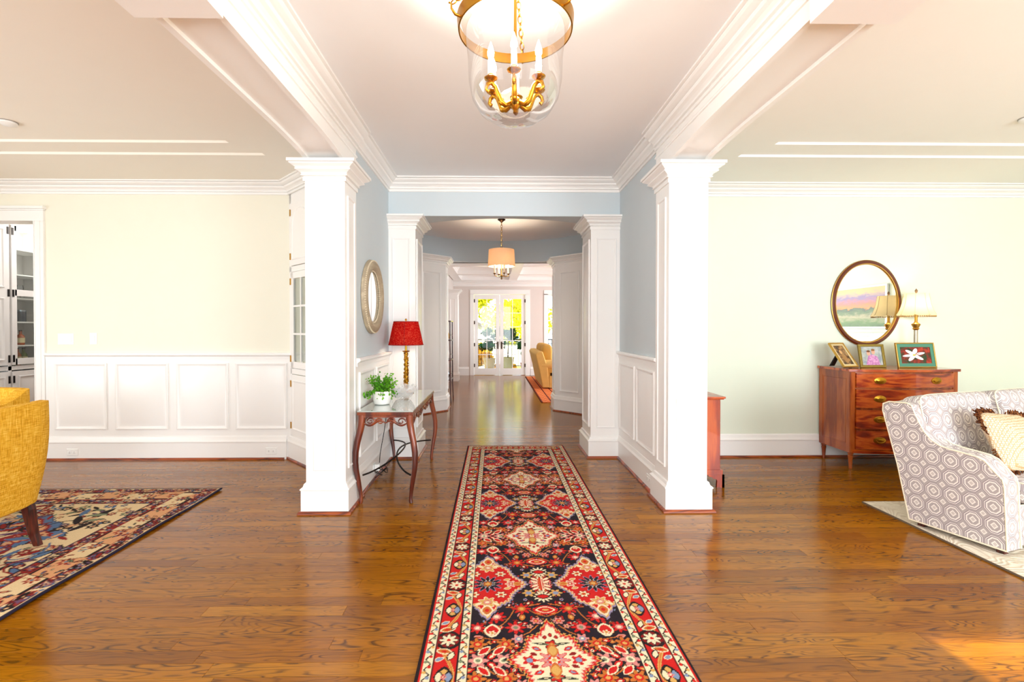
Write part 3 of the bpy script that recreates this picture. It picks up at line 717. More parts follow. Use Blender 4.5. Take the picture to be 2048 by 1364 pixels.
def bottle(loc, mat, label, h=.24, r=.035, capm=None):
    t = thing('bottle', label, 'bottle', loc, group='bottles on the pantry shelves')
    B().lathe([(r * .9, 0), (r, .01), (r, h * .55), (r * .85, h * .63), (r * .36, h * .74), (r * .34, h * .93)], 14).obj('glass_body', mat, t, 40)
    B().lathe([(r * .40, h * .93), (r * .40, h), (.001, h)], 10).obj('cap', capm or IRON, t, 40)
    B().lathe([(r * 1.01, h * .15), (r * 1.01, h * .48)], 14, caps=False).obj('paper_label', plain('cream_label', '#d8c89a', .7), t)
AMB = plain('amber_liquor', '#a84c10', .1); GRN = plain('green_bottle', '#5a6a28', .1); DKB = plain('dark_blue_tin', '#26303c', .3)
for i, (dy, m, h, lab) in enumerate(((0.02, GRN, .225, 'green bottle on the bottom pantry shelf nearest the door frame'), (.10, AMB, .22, 'amber bottle on the bottom pantry shelf behind the green bottle'), (.20, GRN, .215, 'second green bottle on the bottom pantry shelf'))):
    bottle((CX - .12 - .02 * i, 6.12 + dy, .951), m, lab, h, .038)
for i, (dy, lab) in enumerate(((0.02, 'short amber bottle on the middle pantry shelf'), (.12, 'second short amber bottle on the middle pantry shelf'))):
    bottle((CX - .12, 6.12 + dy, 1.209), AMB, lab, .19, .042)
for i, (dy, lab) in enumerate(((.01, 'dark round tin on the upper pantry shelf nearest the door frame'), (.12, 'second dark round tin on the upper pantry shelf'))):
    t = thing('tin', lab, 'tin', (CX - .12, 6.13 + dy, 1.509))
    B().lathe([(.05, 0), (.05, .13)], 16).obj('can', DKB, t, 40); B().lathe([(.053, .13), (.053, .15), (.001, .152)], 16).obj('lid', plain('tin_lid', '#8a9098', .3, .8), t, 40)
for i, (dy, lab) in enumerate(((.0, 'clear wine glass on the pantry shelf nearest the door frame'), (.09, 'second clear wine glass on the pantry shelf'))):
    t = thing('wine_glass', lab, 'glass', (CX - .10, 6.13 + dy, 1.809))
    B().lathe([(.032, 0), (.03, .003), (.004, .006), (.004, .07), (.03, .09), (.036, .13), (.03, .17)], 16, caps=False).obj('bowl', thin_glass('wine_glass_clear', (.92, .94, .95), 1.5), t, 60)
light('pantry_cabinet_lamp', 'POINT', (CX - .2, 6.3, 2.62), 6, (1, .85, .6), size=.05)
light('pantry_fill_light', 'POINT', (-5.3, 6.6, 2.7), 42, (1, .95, .9), size=.12)  # added fill to brighten the pantry; no fixture at this spot
# ------------------------------------------------------------------ knotted rugs (one colour per knot)
class Rug:
    def __init__(s, u0, u1, v0, v1, res):
        s.u0, s.v0, s.res = u0, v0, res
        s.nx = int((u1 - u0) / res) + 1; s.ny = int((v1 - v0) / res) + 1
        s.u = u0 + np.arange(s.nx) * res; s.v = v0 + np.arange(s.ny) * res
        s.col = np.zeros((s.ny, s.nx, 3), np.float32); s.U, s.V = np.meshgrid(s.u, s.v)
        s.clip = None
    def win(s, cu, cv, r):
        i0 = max(0, int((cu - r - s.u0) / s.res)); i1 = min(s.nx, int((cu + r - s.u0) / s.res) + 2)
        j0 = max(0, int((cv - r - s.v0) / s.res)); j1 = min(s.ny, int((cv + r - s.v0) / s.res) + 2)
        if i0 >= i1 or j0 >= j1: return None
        return slice(j0, j1), slice(i0, i1)
    def put(s, cu, cv, R, fn):
        """fn(du, dv) -> list of (mask, colour)"""
        w_ = s.win(cu, cv, R)
        if w_ is None: return
        du, dv = s.U[w_] - cu, s.V[w_] - cv
        cl = s.clip[w_] if s.clip is not None else None
        sub = s.col[w_]
        for m, c in fn(du, dv):
            if cl is not None: m = m & cl
            sub[m] = c
    def flower(s, cu, cv, r, n, c1, c2, cc, edge=None, gap=None, rot=0):
        def f(du, dv):
            d = np.hypot(du, dv); a = np.arctan2(dv, du) + rot
            rad = r * (.78 + .22 * np.cos(n * a)); L = []
            if edge is not None: L.append((d < rad + .0065, edge))
            L.append((d < rad, c1))
            if gap is not None: L.append(((d < rad * .95) & (np.abs(np.sin(n * a / 2)) > .94), gap))
            L += [(d < r * .42, c2), (d < r * .22, cc)]
            return L
        s.put(cu, cv, r * 1.3 + .01, f)
    def leaf(s, cu, cv, l, w_, ang, c, edge=None, c2=None):
        def f(du, dv):
            x = du * cos(ang) + dv * sin(ang); y = -du * sin(ang) + dv * cos(ang)
            q = (np.abs(x) / l) ** 1.6 + (np.abs(y) / w_) ** 1.4; L = []
            if edge is not None: L.append((q < 1.55, edge))
            L.append((q < 1, c))
            if c2 is not None: L.append((q < .3, c2))
            return L
        s.put(cu, cv, max(l, w_) * 1.4, f)
    def line(s, pts, r, c):
        for (a, b_) in zip(pts[:-1], pts[1:]):
            L = max(1, int(sqrt((a[0] - b_[0]) ** 2 + (a[1] - b_[1]) ** 2) / (s.res * .8)))
            for i in range(L):
                t = i / L; s.put(a[0] + (b_[0] - a[0]) * t, a[1] + (b_[1] - a[1]) * t, r + s.res, lambda du, dv: [(np.hypot(du, dv) < r, c)])
    def medallion(s, cu, cv, a, b_, layers, k=4, sharp=1.12, ser=.02, lob=.05):
        def f(du, dv):
            p, q = np.abs(du) / a, np.abs(dv) / b_; th = np.arctan2(q, p)
            rr = (p ** sharp + q ** sharp) ** (1 / sharp)
            rr = rr * (1 - lob * np.cos(k * 2 * th)) / (1 - lob) + ser * np.sign(np.sin(np.arctan2(dv, du) * 46))
            return [(rr < sc, c) for sc, c in layers]
        s.put(cu, cv, max(a, b_) * 1.15, f)
    def mesh(s, name, mat, zf, X0, Y0, thick=.009):
        ny, nx = s.ny, s.nx
        Z = zf(s.U, s.V) + thick
        co = np.stack([s.U + X0, s.V + Y0, Z], -1).reshape(-1, 3)
        idx = np.arange(ny * nx).reshape(ny, nx)
        F = np.stack([idx[:-1, :-1], idx[:-1, 1:], idx[1:, 1:], idx[1:, :-1]], -1).reshape(-1, 4)
        per = np.concatenate([idx[0, :], idx[1:, -1], idx[-1, -2::-1], idx[-2:0:-1, 0]])
        low = co[per].copy(); low[:, 2] = np.maximum(low[:, 2] - thick + .0005, .0005); n0 = len(co); m = len(per)
        co = np.concatenate([co, low]); li = n0 + np.arange(m)
        F2 = np.stack([per, li, np.roll(li, -1), np.roll(per, -1)], -1); F = np.concatenate([F, F2])
        me = bpy.data.meshes.new(name)
        me.vertices.add(len(co)); me.vertices.foreach_set('co', co.astype(np.float32).ravel())
        me.loops.add(F.size); me.loops.foreach_set('vertex_index', F.astype(np.int32).ravel())
        me.polygons.add(len(F)); me.polygons.foreach_set('loop_start', (np.arange(len(F)) * 4).astype(np.int32))
        me.update(calc_edges=True)
        at_ = me.color_attributes.new('knots', 'FLOAT_COLOR', 'POINT')
        c = s.col.reshape(-1, 3); c = np.concatenate([c, c[per] * 0 + np.array([.012, .012, .03])])
        c4 = np.ones((len(c), 4), np.float32); c4[:, :3] = c; at_.data.foreach_set('color', c4.ravel())
        me.materials.append(mat); o = bpy.data.objects.new(name, me); COL.objects.link(o); return o
k = NT('wool_knots')
at_ = k.add('Attribute', attribute_name='knots')
nz = k.noise(k.coord('Object'), 260, 2); nz2 = k.noise(k.coord('Object'), 9, 2)
cc_ = k.mix(k.math('MULTIPLY', nz, .45), at_.outputs['Color'], (.0, .0, .0, 1))
cc_ = k.mix(k.math('MULTIPLY', nz2, .15), cc_, k.mix(.3, cc_, (.5, .3, .25, 1)))
WOOL = k.bsdf(cc_, .9, 0, .15, bump=nz, bstr=.5, bdist=.003)
def C(h): return np.array(lin(h)[:3], np.float32)
NAVY, RED, DRED, CRM, PINK, LBL, ORG, GLD, DARK, GRN_, LAV = C('#12101f'), C('#cc1614'), C('#8c0e10'), C('#f2e2bc'), C('#dc8c84'), C('#8496b4'), C('#c8702a'), C('#d8a85a'), C('#120a10'), C('#7c8a6a'), C('#9a8cac')

def runner():
    hw = .577; L0, L1 = 1.40, 5.72
    R = Rug(-hw, hw, L0, L1, .0042); rn = np.random.default_rng(11)
    U, V = R.U, R.V
    d = np.minimum(hw - np.abs(U), L1 - V); s_ = np.where((L1 - V) < (hw - np.abs(U)), U + 10, V)
    R.col[:] = NAVY
    def guard(d0, d1):
        m = (d >= d0) & (d < d1); R.col[m] = CRM; w_ = d1 - d0; P = .062
        ph = (s_ / P) % 1; tri = np.abs(ph - .5) * 2
        zz = np.abs((d - d0) / w_ - (.18 + .64 * tri)); R.col[m & (zz < .10)] = DARK
        ph2 = ((s_ / P * 2)) % 1; iu = np.floor(s_ / P * 2).astype(int)
        side = np.where(iu % 2 == 0, .27, .73)
        dd = np.hypot((ph2 - .5) * P / 2, (d - d0) - side * w_)
        for q, c in enumerate((RED, LBL, GLD, RED, GRN_)): R.col[m & (dd < .0085) & (iu % 5 == q)] = c
    R.col[d < .210] = DARK
    m = (d >= .014) & (d < .022); R.col[m] = RED
    guard(.022, .060); R.col[(d >= .063) & (d < .069)] = DRED
    mb = (d >= .069) & (d < .160); R.col[mb] = RED
    R.col[(d >= .160) & (d < .166)] = DARK
    guard(.168, .206)
    # main border: rosettes, scrolling vine, palmettes
    R.clip = mb
    for side in (-1, 1):
        u = side * (hw - .1145)
        P = .46; v = 2.14 - 2 * P; kx = 0
        while v < L1 + P:
            n = 40; pts = [(u + side * .036 * cos(2 * pi * i / n * 1.0), v + P * i / n) for i in range(n + 1)]
            R.line(pts, .0075, GLD); R.line(pts, .003, ORG)
            R.leaf(u, v, .052, .050, 0, DRED, DARK)
            R.flower(u, v, .042, 8, CRM, CRM, RED, DARK, LBL)
            for t_ in (-1, 1):
                R.leaf(u + side * .012, v + t_ * .075, .030, .014, .2 * t_, ORG, CRM, RED)
                R.leaf(u - side * .02, v + t_ * .105, .024, .012, 1.2, CRM, DARK)
                R.leaf(u + side * .028, v + t_ * .125, .018, .010, .5, LBL, CRM)
            R.leaf(u, v + P / 2, .030, .045, 0, GLD, DARK, RED)
            R.leaf(u + .02, v + P / 2, .014, .026, 0, LBL, DARK); R.leaf(u - .02, v + P / 2, .014, .026, 0, CRM, DARK)
            R.flower(u, v + P / 2, .016, 5, PINK, RED, CRM)
            v += P
    for i in range(-4, 5):
        R.flower(i * .13, L1 - .1145, .034, 8, CRM if i % 2 else GLD, CRM, RED, DARK, LBL)
        R.leaf(i * .13 + .065, L1 - .1145, .016, .03, 0, ORG, CRM)
    fld = d >= .210; R.clip = fld; fw_ = hw - .21
    red0, per = 2.61, 1.2125
    rows = [red0 + per * q for q in range(-2, 4)]
    def mir(u, v, fn):
        for c in rows:
            for su in ((-1, 1) if abs(u) > .004 else (1,)):
                for sv in ((-1, 1) if abs(v) > .004 else (1,)):
                    vv = c + sv * v
                    if L0 - .2 < vv < L1: fn(su * u, vv, su, sv)
    # small filling blossoms
    for q in range(85):
        u, v = rn.random() * fw_, rn.random() * per / 2
        c1 = (RED, RED, PINK, ORG, DRED, CRM, RED, LBL)[rn.integers(8)]; c2 = (CRM, GLD, RED)[rn.integers(3)]; rr = .010 + rn.random() * .011; an = rn.random() * 3.1; tp = rn.random()
        if tp < .55: mir(u, v, lambda x, y, su, sv: R.leaf(x, y, rr * 1.3, rr * .75, an * su * sv, c1, DARK, c2))
        else: mir(u, v, lambda x, y, su, sv: R.flower(x, y, rr, 5, c1, c2, DARK, DARK))
    # vines
    for (u0, v0, u1, v1, am) in ((.02, .16, .30, .40, .03), (.05, .40, .34, .48, -.03), (.0, .28, .20, .20, .02), (.10, .50, .36, .56, .02), (.02, .35, .14, .60, -.03), (.20, .30, .36, .36, .02)):
        for c in rows:
            for su in (-1, 1):
                for sv in (-1, 1):
                    pts = [(su * (u0 + (u1 - u0) * t + am * sin(pi * 2 * t)), c + sv * (v0 + (v1 - v0) * t + am * cos(pi * 2 * t))) for t in np.linspace(0, 1, 9)]
                    if L0 < pts[0][1] < L1: R.line(pts, .003, ORG)
    F = lambda *a, **kw: (lambda x, y, su, sv: R.flower(x, y, *a, **kw))
    mir(.245, .300, F(.050, 8, RED, PINK, CRM, edge=DARK, gap=DARK))
    mir(.118, .235, F(.048, 8, RED, ORG, GLD, edge=DARK, gap=DARK))
    mir(.335, .385, F(.042, 8, RED, PINK, CRM, edge=DARK, gap=DARK))
    mir(.155, .385, F(.050, 8, RED, PINK, GRN_, edge=DARK, gap=DARK))
    mir(.055, .335, F(.030, 6, PINK, RED, GLD, edge=DARK))
    mir(.265, .405, lambda x, y, su, sv: (R.leaf(x, y, .030, .036, 0, RED, CRM), R.flower(x, y + sv * .018, .018, 5, CRM, GLD, ORG)))
    for uu in (.215, .325): mir(uu, per / 2, F(.047, 6, PINK, CRM, GRN_, edge=DARK, gap=C('#b46a6a')))
    for uu in (.205, .330): mir(uu, per / 2 - .105, F(.045, 7, ORG, RED, GLD, edge=DARK, gap=C('#8a4418')))
    for uu in (.235, .300): mir(uu, per / 2 - .062, lambda x, y, su, sv: R.leaf(x, y, .030, .014, su * sv * .8, RED, CRM))
    mir(.145, per / 2 - .14, F(.034, 6, PINK, LBL, CRM, edge=DARK))
    # centre palmette column between the red medallions
    mir(0, .0, lambda x, y, su, sv: (R.leaf(x, y, .016, .085, 0, RED, CRM), R.line([(x - .006, y - .1), (x - .006, y + .1)], .003, ORG), R.line([(x + .006, y - .1), (x + .006, y + .1)], .003, CRM)))
    for dv in (.02, .05): mir(.033, dv, lambda x, y, su, sv: R.leaf(x, y, .024, .009, su * sv * .6, CRM, RED))
    mir(0, .125, lambda x, y, su, sv: (R.flower(x, y, .054, 12, CRM, RED, RED, DARK, GRN_), R.leaf(x, y, .03, .016, 0, RED, DARK)))
    mir(.072, .092, F(.036, 6, GLD, LBL, LBL, edge=DARK, gap=RED))
    mir(.0, .245, lambda x, y, su, sv: (R.leaf(x, y, .05, .028, 0, CRM, RED, None), R.leaf(x, y, .040, .022, 0, RED, None, GLD)))
    # medallions
    for c in rows:
        for su in (-1, 1):
            cu = su * .292
            R.medallion(cu, c, .222, .325, [(1.06, NAVY), (1.0, LAV), (.945, GLD), (.905, CRM), (.88, RED)], 4)
            R.flower(cu, c, .078, 12, NAVY, LBL, GLD, LAV, CRM); R.flower(cu, c, .030, 8, ORG, GLD, GLD, NAVY)
            for sv in (-1, 1):
                R.flower(cu, c + sv * .175, .046, 7, GLD, PINK, CRM, CRM, RED); R.leaf(cu, c + sv * .245, .024, .034, 0, ORG, CRM, RED)
                for s2 in (-1, 1):
                    R.flower(cu + s2 * .072, c + sv * .105, .030, 6, CRM, ORG, RED, DRED); R.leaf(cu + s2 * .045, c + sv * .19, .022, .010, s2 * sv * .6, CRM, GLD)
                    R.leaf(cu + s2 * .108, c + sv * .045, .016, .009, .3, GLD, CRM)
            R.flower(cu - su * .128, c, .028, 6, PINK, RED, CRM, CRM); R.leaf(cu - su * .165, c, .02, .014, 0, ORG, GLD)
        ci = c + per / 2
        if ci < L1 + .1:
            R.medallion(0, ci, .195, .275, [(1.08, NAVY), (1.02, GLD), (.975, RED), (.90, PINK), (.86, CRM)], 4, ser=.03, lob=.075)
            R.flower(0, ci, .066, 10, PINK, RED, CRM, RED, LBL); R.flower(0, ci, .024, 6, CRM, GLD, GLD)
            for sv in (-1, 1):
                R.flower(0, ci + sv * .098, .030, 5, RED, ORG, GLD, DARK); R.leaf(0, ci + sv * .06, .020, .03, 0, GLD, ORG)
                for q in (-1, 0, 1): R.leaf(q * .026, ci + sv * (.165 - abs(q) * .016), .011, .014, 0, DRED, None, RED)
                R.flower(sv * .105, ci, .034, 5, RED, LBL, LBL, None, None)
                for s2 in (-1, 1):
                    R.leaf(s2 * .070, ci + sv * .072, .024, .013, s2 * sv * .5, RED, CRM, LBL); R.leaf(s2 * .048, ci + sv * .105, .030, .006, s2 * sv * .15, DARK, GRN_, CRM)
                    R.leaf(s2 * .085, ci + sv * .038, .018, .011, .4 * s2 * sv, DRED)
    return R
R = runner()
o = R.mesh('runner_rug', WOOL, lambda u, v: .0006 * np.sin(v * 9) * np.cos(u * 7), .255, 0)
tag(o, 'long red and navy patterned runner down the middle of the hall', 'rug')

def dining():
    W, L0, L1 = 3.0, 1.2, 4.2     # u = distance from the right edge, to the left negative
    R = Rug(-W, 0, L0, L1, .0055); rn = np.random.default_rng(21); U, V = R.U, R.V
    IV, PE, RD, BL, NV = C('#ecd2a4'), C('#e2a878'), C('#94201c'), C('#54749a'), C('#1a1c3a'); PU = C('#6a4a6a')
    d = np.minimum(-U, L1 - V); s_ = np.where((L1 - V) < -U, U + 20, V)
    R.col[:] = IV
    R.col[d < .36] = PE
    def band(d0, d1, c): R.col[(d >= d0) & (d < d1)] = c
    band(0, .018, NV); band(.018, .10, IV); band(.10, .106, RD); band(.106, .27, IV); band(.27, .276, RD); band(.276, .36, RD); band(.36, .366, NV)
    # angular meander in the main border
    ph = (s_ / .42) % 1; tz = np.where(ph < .4, 0, np.where(ph < .5, (ph - .4) / .1, np.where(ph < .9, 1, (1 - ph) / .1)))
    m = (d > .106) & (d < .27)
    R.col[m & (np.abs((d - .116) / .144 - tz) < .045)] = DARK
    R.col[m & ((d - .116) / .144 < tz - .045) ] = PE
    def sc(n, d0, d1, cols, r0, r1):
        ii = rn.random(n) * (W - .02); 
        for q in range(n):
            along = rn.random()
            if rn.random() < .5: u, v = -(d0 + (d1 - d0) * rn.random()), L0 + (L1 - L0) * along
            else: u, v = -W * along, L1 - (d0 + (d1 - d0) * rn.random())
            if min(-u, L1 - v) < d0: continue
            c = cols[rn.integers(len(cols))]; c2 = cols[rn.integers(len(cols))]; r = r0 + (r1 - r0) * rn.random()
            if rn.random() < .5: R.flower(u, v, r, 5 + rn.integers(4), c, c2, IV, DARK if rn.random() < .5 else None)
            else: R.leaf(u, v, r * 1.6, r * .6, rn.random() * 3.1, c, DARK if rn.random() < .6 else None, c2)
    R.clip = (d > .02) & (d < .1); sc(900, .03, .09, (RD, RD, PU, BL, DARK, PE), .012, .026)
    R.clip = (d > .28) & (d < .36); sc(900, .285, .35, (IV, PU, BL, RD, PE, DARK), .012, .024)
    R.clip = m
    for e in range(30):
        s0 = L0 + e * .21
        if s0 < L1 - .1: R.flower(-.188, s0, .045, 7, RD, PE, BL, None, PE); 
        R.flower(-.1 - e * .21, L1 - .188, .045, 7, RD, PE, BL, None, PE)
    sc(320, .115, .26, (RD, RD, DARK, GRN_, PE, BL), .007, .016)
    R.col[m & (np.abs((d - .116) / .144 - tz) < .065)] = DARK
    R.clip = d > .366
    for (u, v, a, b_) in ((-.95, 3.25, .42, .36), (-1.9, 3.3, .5, .4), (-1.0, 2.2, .45, .5), (-2.2, 2.2, .5, .6)):
        R.medallion(u, v, a, b_, [(1.05, DARK), (1.02, BL), (.82, RD), (.74, PE), (.55, BL), (.42, RD), (.3, IV)], 4)
    for q in range(1500):
        u, v = -.38 - rn.random() * 2.6, L0 + rn.random() * (L1 - .38 - L0)
        c = (RD, BL, DARK, PE, PU, RD, GRN_)[rn.integers(7)]; r = .014 + .03 * rn.random()
        if rn.random() < .35: R.flower(u, v, r, 6, c, IV, RD, DARK)
        else: R.leaf(u, v, r * 2, r * .55, rn.random() * 3.1, c, DARK if rn.random() < .4 else None)
    for q in range(130):
        u, v, a = -.4 - rn.random() * 2.4, L0 + rn.random() * 2.5, rn.random() * 6
        R.line([(u + .10 * t * cos(a + t), v + .10 * t * sin(a + t)) for t in np.linspace(0, 2.2, 8)], .006, (DARK, BL, RD)[rn.integers(3)])
    return R
R = dining()
o = R.mesh('dining_rug', WOOL, lambda u, v: .005 + .0045 * np.sin(v * 7.5 + 1.2) * np.exp(u / .10), -2.39, 0, .012)
tag(o, 'ivory red and blue patterned rug under the yellow chairs', 'rug')

k = NT('cream_rug'); v = k.coord('Object', (1, 1, 1)); n = k.noise(k.coord('Object', (3, 3, 1)), 2, 2, .5, 1.0)
st = k.math('SINE', k.math('MULTIPLY', k.noise(k.coord('Object', (2.2, 2.2, 1)), 1.2, 1, .4, .8), 190))
col = k.mix(k.math('MULTIPLY', k.math('GREATER_THAN', st, .45), .5), lin('#e6dcca'), lin('#c4b49e')); col = k.mix(k.math('MULTIPLY', k.math('GREATER_THAN', n, .55), .4), col, lin('#cbbba6'))
CRUG = k.bsdf(col, .95, 0, .1, bump=st, bstr=.4, bdist=.004)
lr = thing('living_rug', 'cream patterned rug under the lattice armchair', 'rug', (3.0, 3.81, 0))
B().box(0, 3.6, -2.9, 0, .0008, .013).obj('pile', CRUG, lr, bevel=.003)
B().box(-.006, 0, -2.9, .006, .0008, .012).box(-.006, 3.6, 0, .006, .0008, .012).obj('binding', plain('rug_binding', '#6a5a48', .9), lr)
k = NT('orange_rug'); v = k.coord('Object'); sx = k.add('SeparateXYZ'); k.t.links.new(v, sx.inputs[0])
ck = k.add('TexChecker'); k.t.links.new(k.coord('Object', (9, 9, 1)), ck.inputs[0]); ck.inputs['Color1'].default_value = lin('#c8582c'); ck.inputs['Color2'].default_value = lin('#e08a50'); ck.inputs['Scale'].default_value = 1
fr_ = k.math('FRACT', k.math('MULTIPLY', sx.outputs[0], 5.5)); col = k.mix(k.math('LESS_THAN', fr_, .16), ck.outputs[0], lin('#6a2c1e'))
fam = tag(B().box(.0, 3.3, -4.9, 0, .0008, .012).obj('family_rug', k.bsdf(col, .9, 0, .1), bevel=.003), 'orange patterned rug under the yellow sofa', 'rug'); fam.location = (.90, 13.95, 0)
# ------------------------------------------------------------------ soft shapes
def spow(c, e): return math.copysign(abs(c) ** e, c)
def cushion(b, c, w, d, h, e1=.45, e2=.3, nu=28, nv=14, rot=None, pinch=0):
    R = []
    for i in range(nv + 1):
        ph = -pi / 2 + pi * i / nv; r = []
        for j in range(nu):
            th = 2 * pi * j / nu
            cr = max(spow(cos(ph), e1), 1e-3)
            x, y, z = w / 2 * cr * spow(cos(th), e2), d / 2 * cr * spow(sin(th), e2), h / 2 * spow(sin(ph), e1)
            if pinch:
                f = 1 + pinch * (abs(x) / (w / 2)) ** 3 * (abs(y) / (d / 2)) ** 3
                x, y = x * f, y * f; z *= 1 - .75 * max(abs(x) / (w / 2 * 1.1), abs(y) / (d / 2 * 1.1)) ** 3 if max(abs(x) / (w / 2), abs(y) / (d / 2)) < 1.4 else .1
            p = Vector((x, y, z))
            if rot: p = rot @ p
            r.append(Vector(c) + p)
        R.append(r)
    return b.rings(R)

# ------------------------------------------------------------------ console table
T = thing('console_table', 'carved wood console table with glass top and curved legs in the foyer', 'table', (-.882, 4.50, 0))
hx, hy = .225, .665; HT = .755
k = NT('table_glass'); TG = k.bsdf(lin('#a9b3ae'), .035, 0, .6, 1.0, .02)
B().box(-hx, hx, -hy, hy, HT - .010, HT).obj('glass_top', TG, T, bevel=.002)
B().box(-hx, hx, -hy, -hy + .04, HT - .035, HT - .0105).box(-hx, hx, hy - .04, hy, HT - .035, HT - .0105).box(-hx, -hx + .04, -hy + .04, hy - .04, HT - .035, HT - .0105).box(hx - .04, hx, -hy + .04, hy - .04, HT - .035, HT - .0105).obj('top_frame', CARVED, T, bevel=.003)
B().box(-hx + .04, hx - .04, -hy + .04, hy - .04, HT - .024, HT - .0105).obj('top_panel', plain('grey_green_stone', '#8d9a92', .3), T)
for sx in (-1, 1):
    for sy in (-1, 1):
        zs = [.722, .68, .64, .58, .50, .42, .34, .26, .18, .10, .04, .012, 0]
        of = [0, 0, .004, .016, .034, .046, .048, .040, .026, .014, .008, .010, .014]
        rs = [.030, .031, .029, .027, .026, .025, .024, .022, .019, .016, .014, .016, .014]
        B().tube([(sx * (hx - .032 + o), sy * (hy - .032 + o * .55), z) for z, o in zip(zs, of)], rs, 10).obj('leg', CARVED, T, 50)
def scrolls(P0, du, n, L, zt, zb, b):
    """pierced scroll work along du from P0, hanging between zt and zb"""
    du = Vector(du); hgt = zt - zb; nseg = max(2, int(round(L / .20)) // 2 * 2); w_ = L / nseg
    for i in range(nseg):
        for (cx, cz, r0, tw, sg) in ((.30, .45, .30, 2.2, 1), (.74, .40, .24, 1.9, -1)):
            sg2 = sg * (1 if i < nseg / 2 else -1); pts = []; rr = []
            for q in range(20):
                t = q / 19; a = tw * 2 * pi * t * .62; r = hgt * .62 * (1 - t * .85)
                pts.append(Vector(P0) + du * ((i + cx) * w_ + sg2 * r * cos(a) * .9) + Vector((0, 0, zb + hgt * cz + r * sin(a) * .75)))
                rr.append(.007 * (1 - .45 * t))
            b.tube(pts, rr, 6)
        pts = [Vector(P0) + du * ((i + t) * w_) + Vector((0, 0, zb + hgt * (.22 + .30 * sin(2 * pi * t) * (1 if i % 2 else -1)))) for t in np.linspace(0, 1, 14)]
        b.tube(pts, [.005 + .006 * sin(pi * t) for t in np.linspace(0, 1, 14)], 6)
    return b
for sy in (-1, 1):
    B().box(-hx + .05, hx - .05, sy * (hy - .018) - .010, sy * (hy - .018) + .010, HT - .055, HT - .034).obj('apron_rail', CARVED, T)
    scrolls((-hx + .05, sy * (hy - .018), 0), (1, 0, 0), 2, 2 * hx - .10, HT - .050, HT - .115, B()).obj('apron_carving', CARVED, T, 50)
for sx in (-1, 1):
    B().box(sx * (hx - .018) - .010, sx * (hx - .018) + .010, -hy + .05, hy - .05, HT - .055, HT - .034).obj('apron_rail', CARVED, T)
    scrolls((sx * (hx - .018), -hy + .05, 0), (0, 1, 0), 6, 2 * hy - .10, HT - .050, HT - .115, B()).obj('apron_carving', CARVED, T, 50)
for s in (-1, 1):
    pts = [(s * (hx - .03 - .215 * (1 - (2 * t - 1) ** 2) ** .8), -hy + .055 + (2 * hy - .11) * t, .22 + .06 * sin(pi * t)) for t in np.linspace(0, 1, 30)]
    B().tube(pts, .0075, 8).obj('stretcher', IRON, T, 50)
t = thing('power_cord', 'thin dark cord hanging behind the console table', 'cord', (0, 0, 0))
B().tube([(-1.03, 4.86, .735), (-1.08, 4.80, .62), (-1.09, 4.70, .40), (-1.10, 4.58, .22), (-1.095, 4.53, .14), (-1.09, 4.50, .125)], .0035, 6).obj('wire', IRON, t, 60)
B().tube([(-1.08 + .06 * cos(a) * (1 - a / 60), 4.52 + .08 * sin(a), .05 + .04 * sin(a * 1.3) + a * .002) for a in np.linspace(0, 18, 70)], .0035, 6).obj('coil', IRON, t, 60)

# ------------------------------------------------------------------ plant, bowl and red lamp on the console
P = thing('potted_plant', 'small leafy green plant in a white ribbed pot on the console', 'plant', (-.985, 4.18, HT + .001))
prof = [(.050, 0), (.058, .002)] + [(.058 + .022 * sin(pi * (i / 14) * .62 + .3) + (.0018 if i % 2 else 0), .006 + .108 * i / 14) for i in range(15)] + [(.070, .118), (.064, .118), (.062, .10)]
B().lathe(prof, 28).obj('pot', plain('white_ceramic', (.84, .82, .79), .4, var=.02), P, 50)
B().lathe([(.064, .098), (.064, .102)], 20).obj('soil', plain('potting_soil', '#2a2016', .95), P)
LG = leafmat('bright_green_leaves', '#3f8a1e', '#86c43a', .3)
V = []; sb = B(); g2 = np.random.default_rng(9)
for i in range(60):
    a = 2 * pi * i / 60 * 5.3; el = .15 + 1.25 * g2.random(); L = .08 + .055 * g2.random()
    pts = [(cos(a) * (.03 + L * t * cos(el) * 1.05), sin(a) * (.03 + L * t * cos(el) * 1.05), .10 + L * t * sin(el) * 1.25 + .03 * t - (.10 * t * t if el < .5 else .02 * t * t)) for t in np.linspace(0, 1, 6)]
    sb.tube(pts, .0018, 4)
    for p in pts[1:]:
        for s in range(3):
            q = np.array(p) + g2.normal(size=3) * .010; u = g2.normal(size=3); u /= np.linalg.norm(u); w_ = np.cross(u, g2.normal(size=3)); w_ /= np.linalg.norm(w_); sz = .009 + .005 * g2.random()
            V += [q - u * sz, q + w_ * sz * .8, q + u * sz, q - w_ * sz * .8]
leaves_obj('foliage', np.array(V), LG, P)
sb.obj('stems', plain('green_stem', '#4a7a2a', .6), P)
Bo = thing('glass_bowl', 'cut crystal bowl with swirled ridges beside the white pot', 'bowl', (-.862, 4.50, HT + .001))
k = NT('crystal'); gp = k.add('BsdfPrincipled'); gp.inputs['Base Color'].default_value = (.80, .80, .80, 1); gp.inputs['Roughness'].default_value = .08; gp.inputs['Specular IOR Level'].default_value = 1
trn = k.add('BsdfTransparent'); mx = k.add('MixShader'); mx.inputs[0].default_value = .26
k.t.links.new(trn.outputs[0], mx.inputs[1]); k.t.links.new(gp.outputs[0], mx.inputs[2]); k.t.links.new(mx.outputs[0], k.out.inputs[0]); CRY = k.m
nn = 48
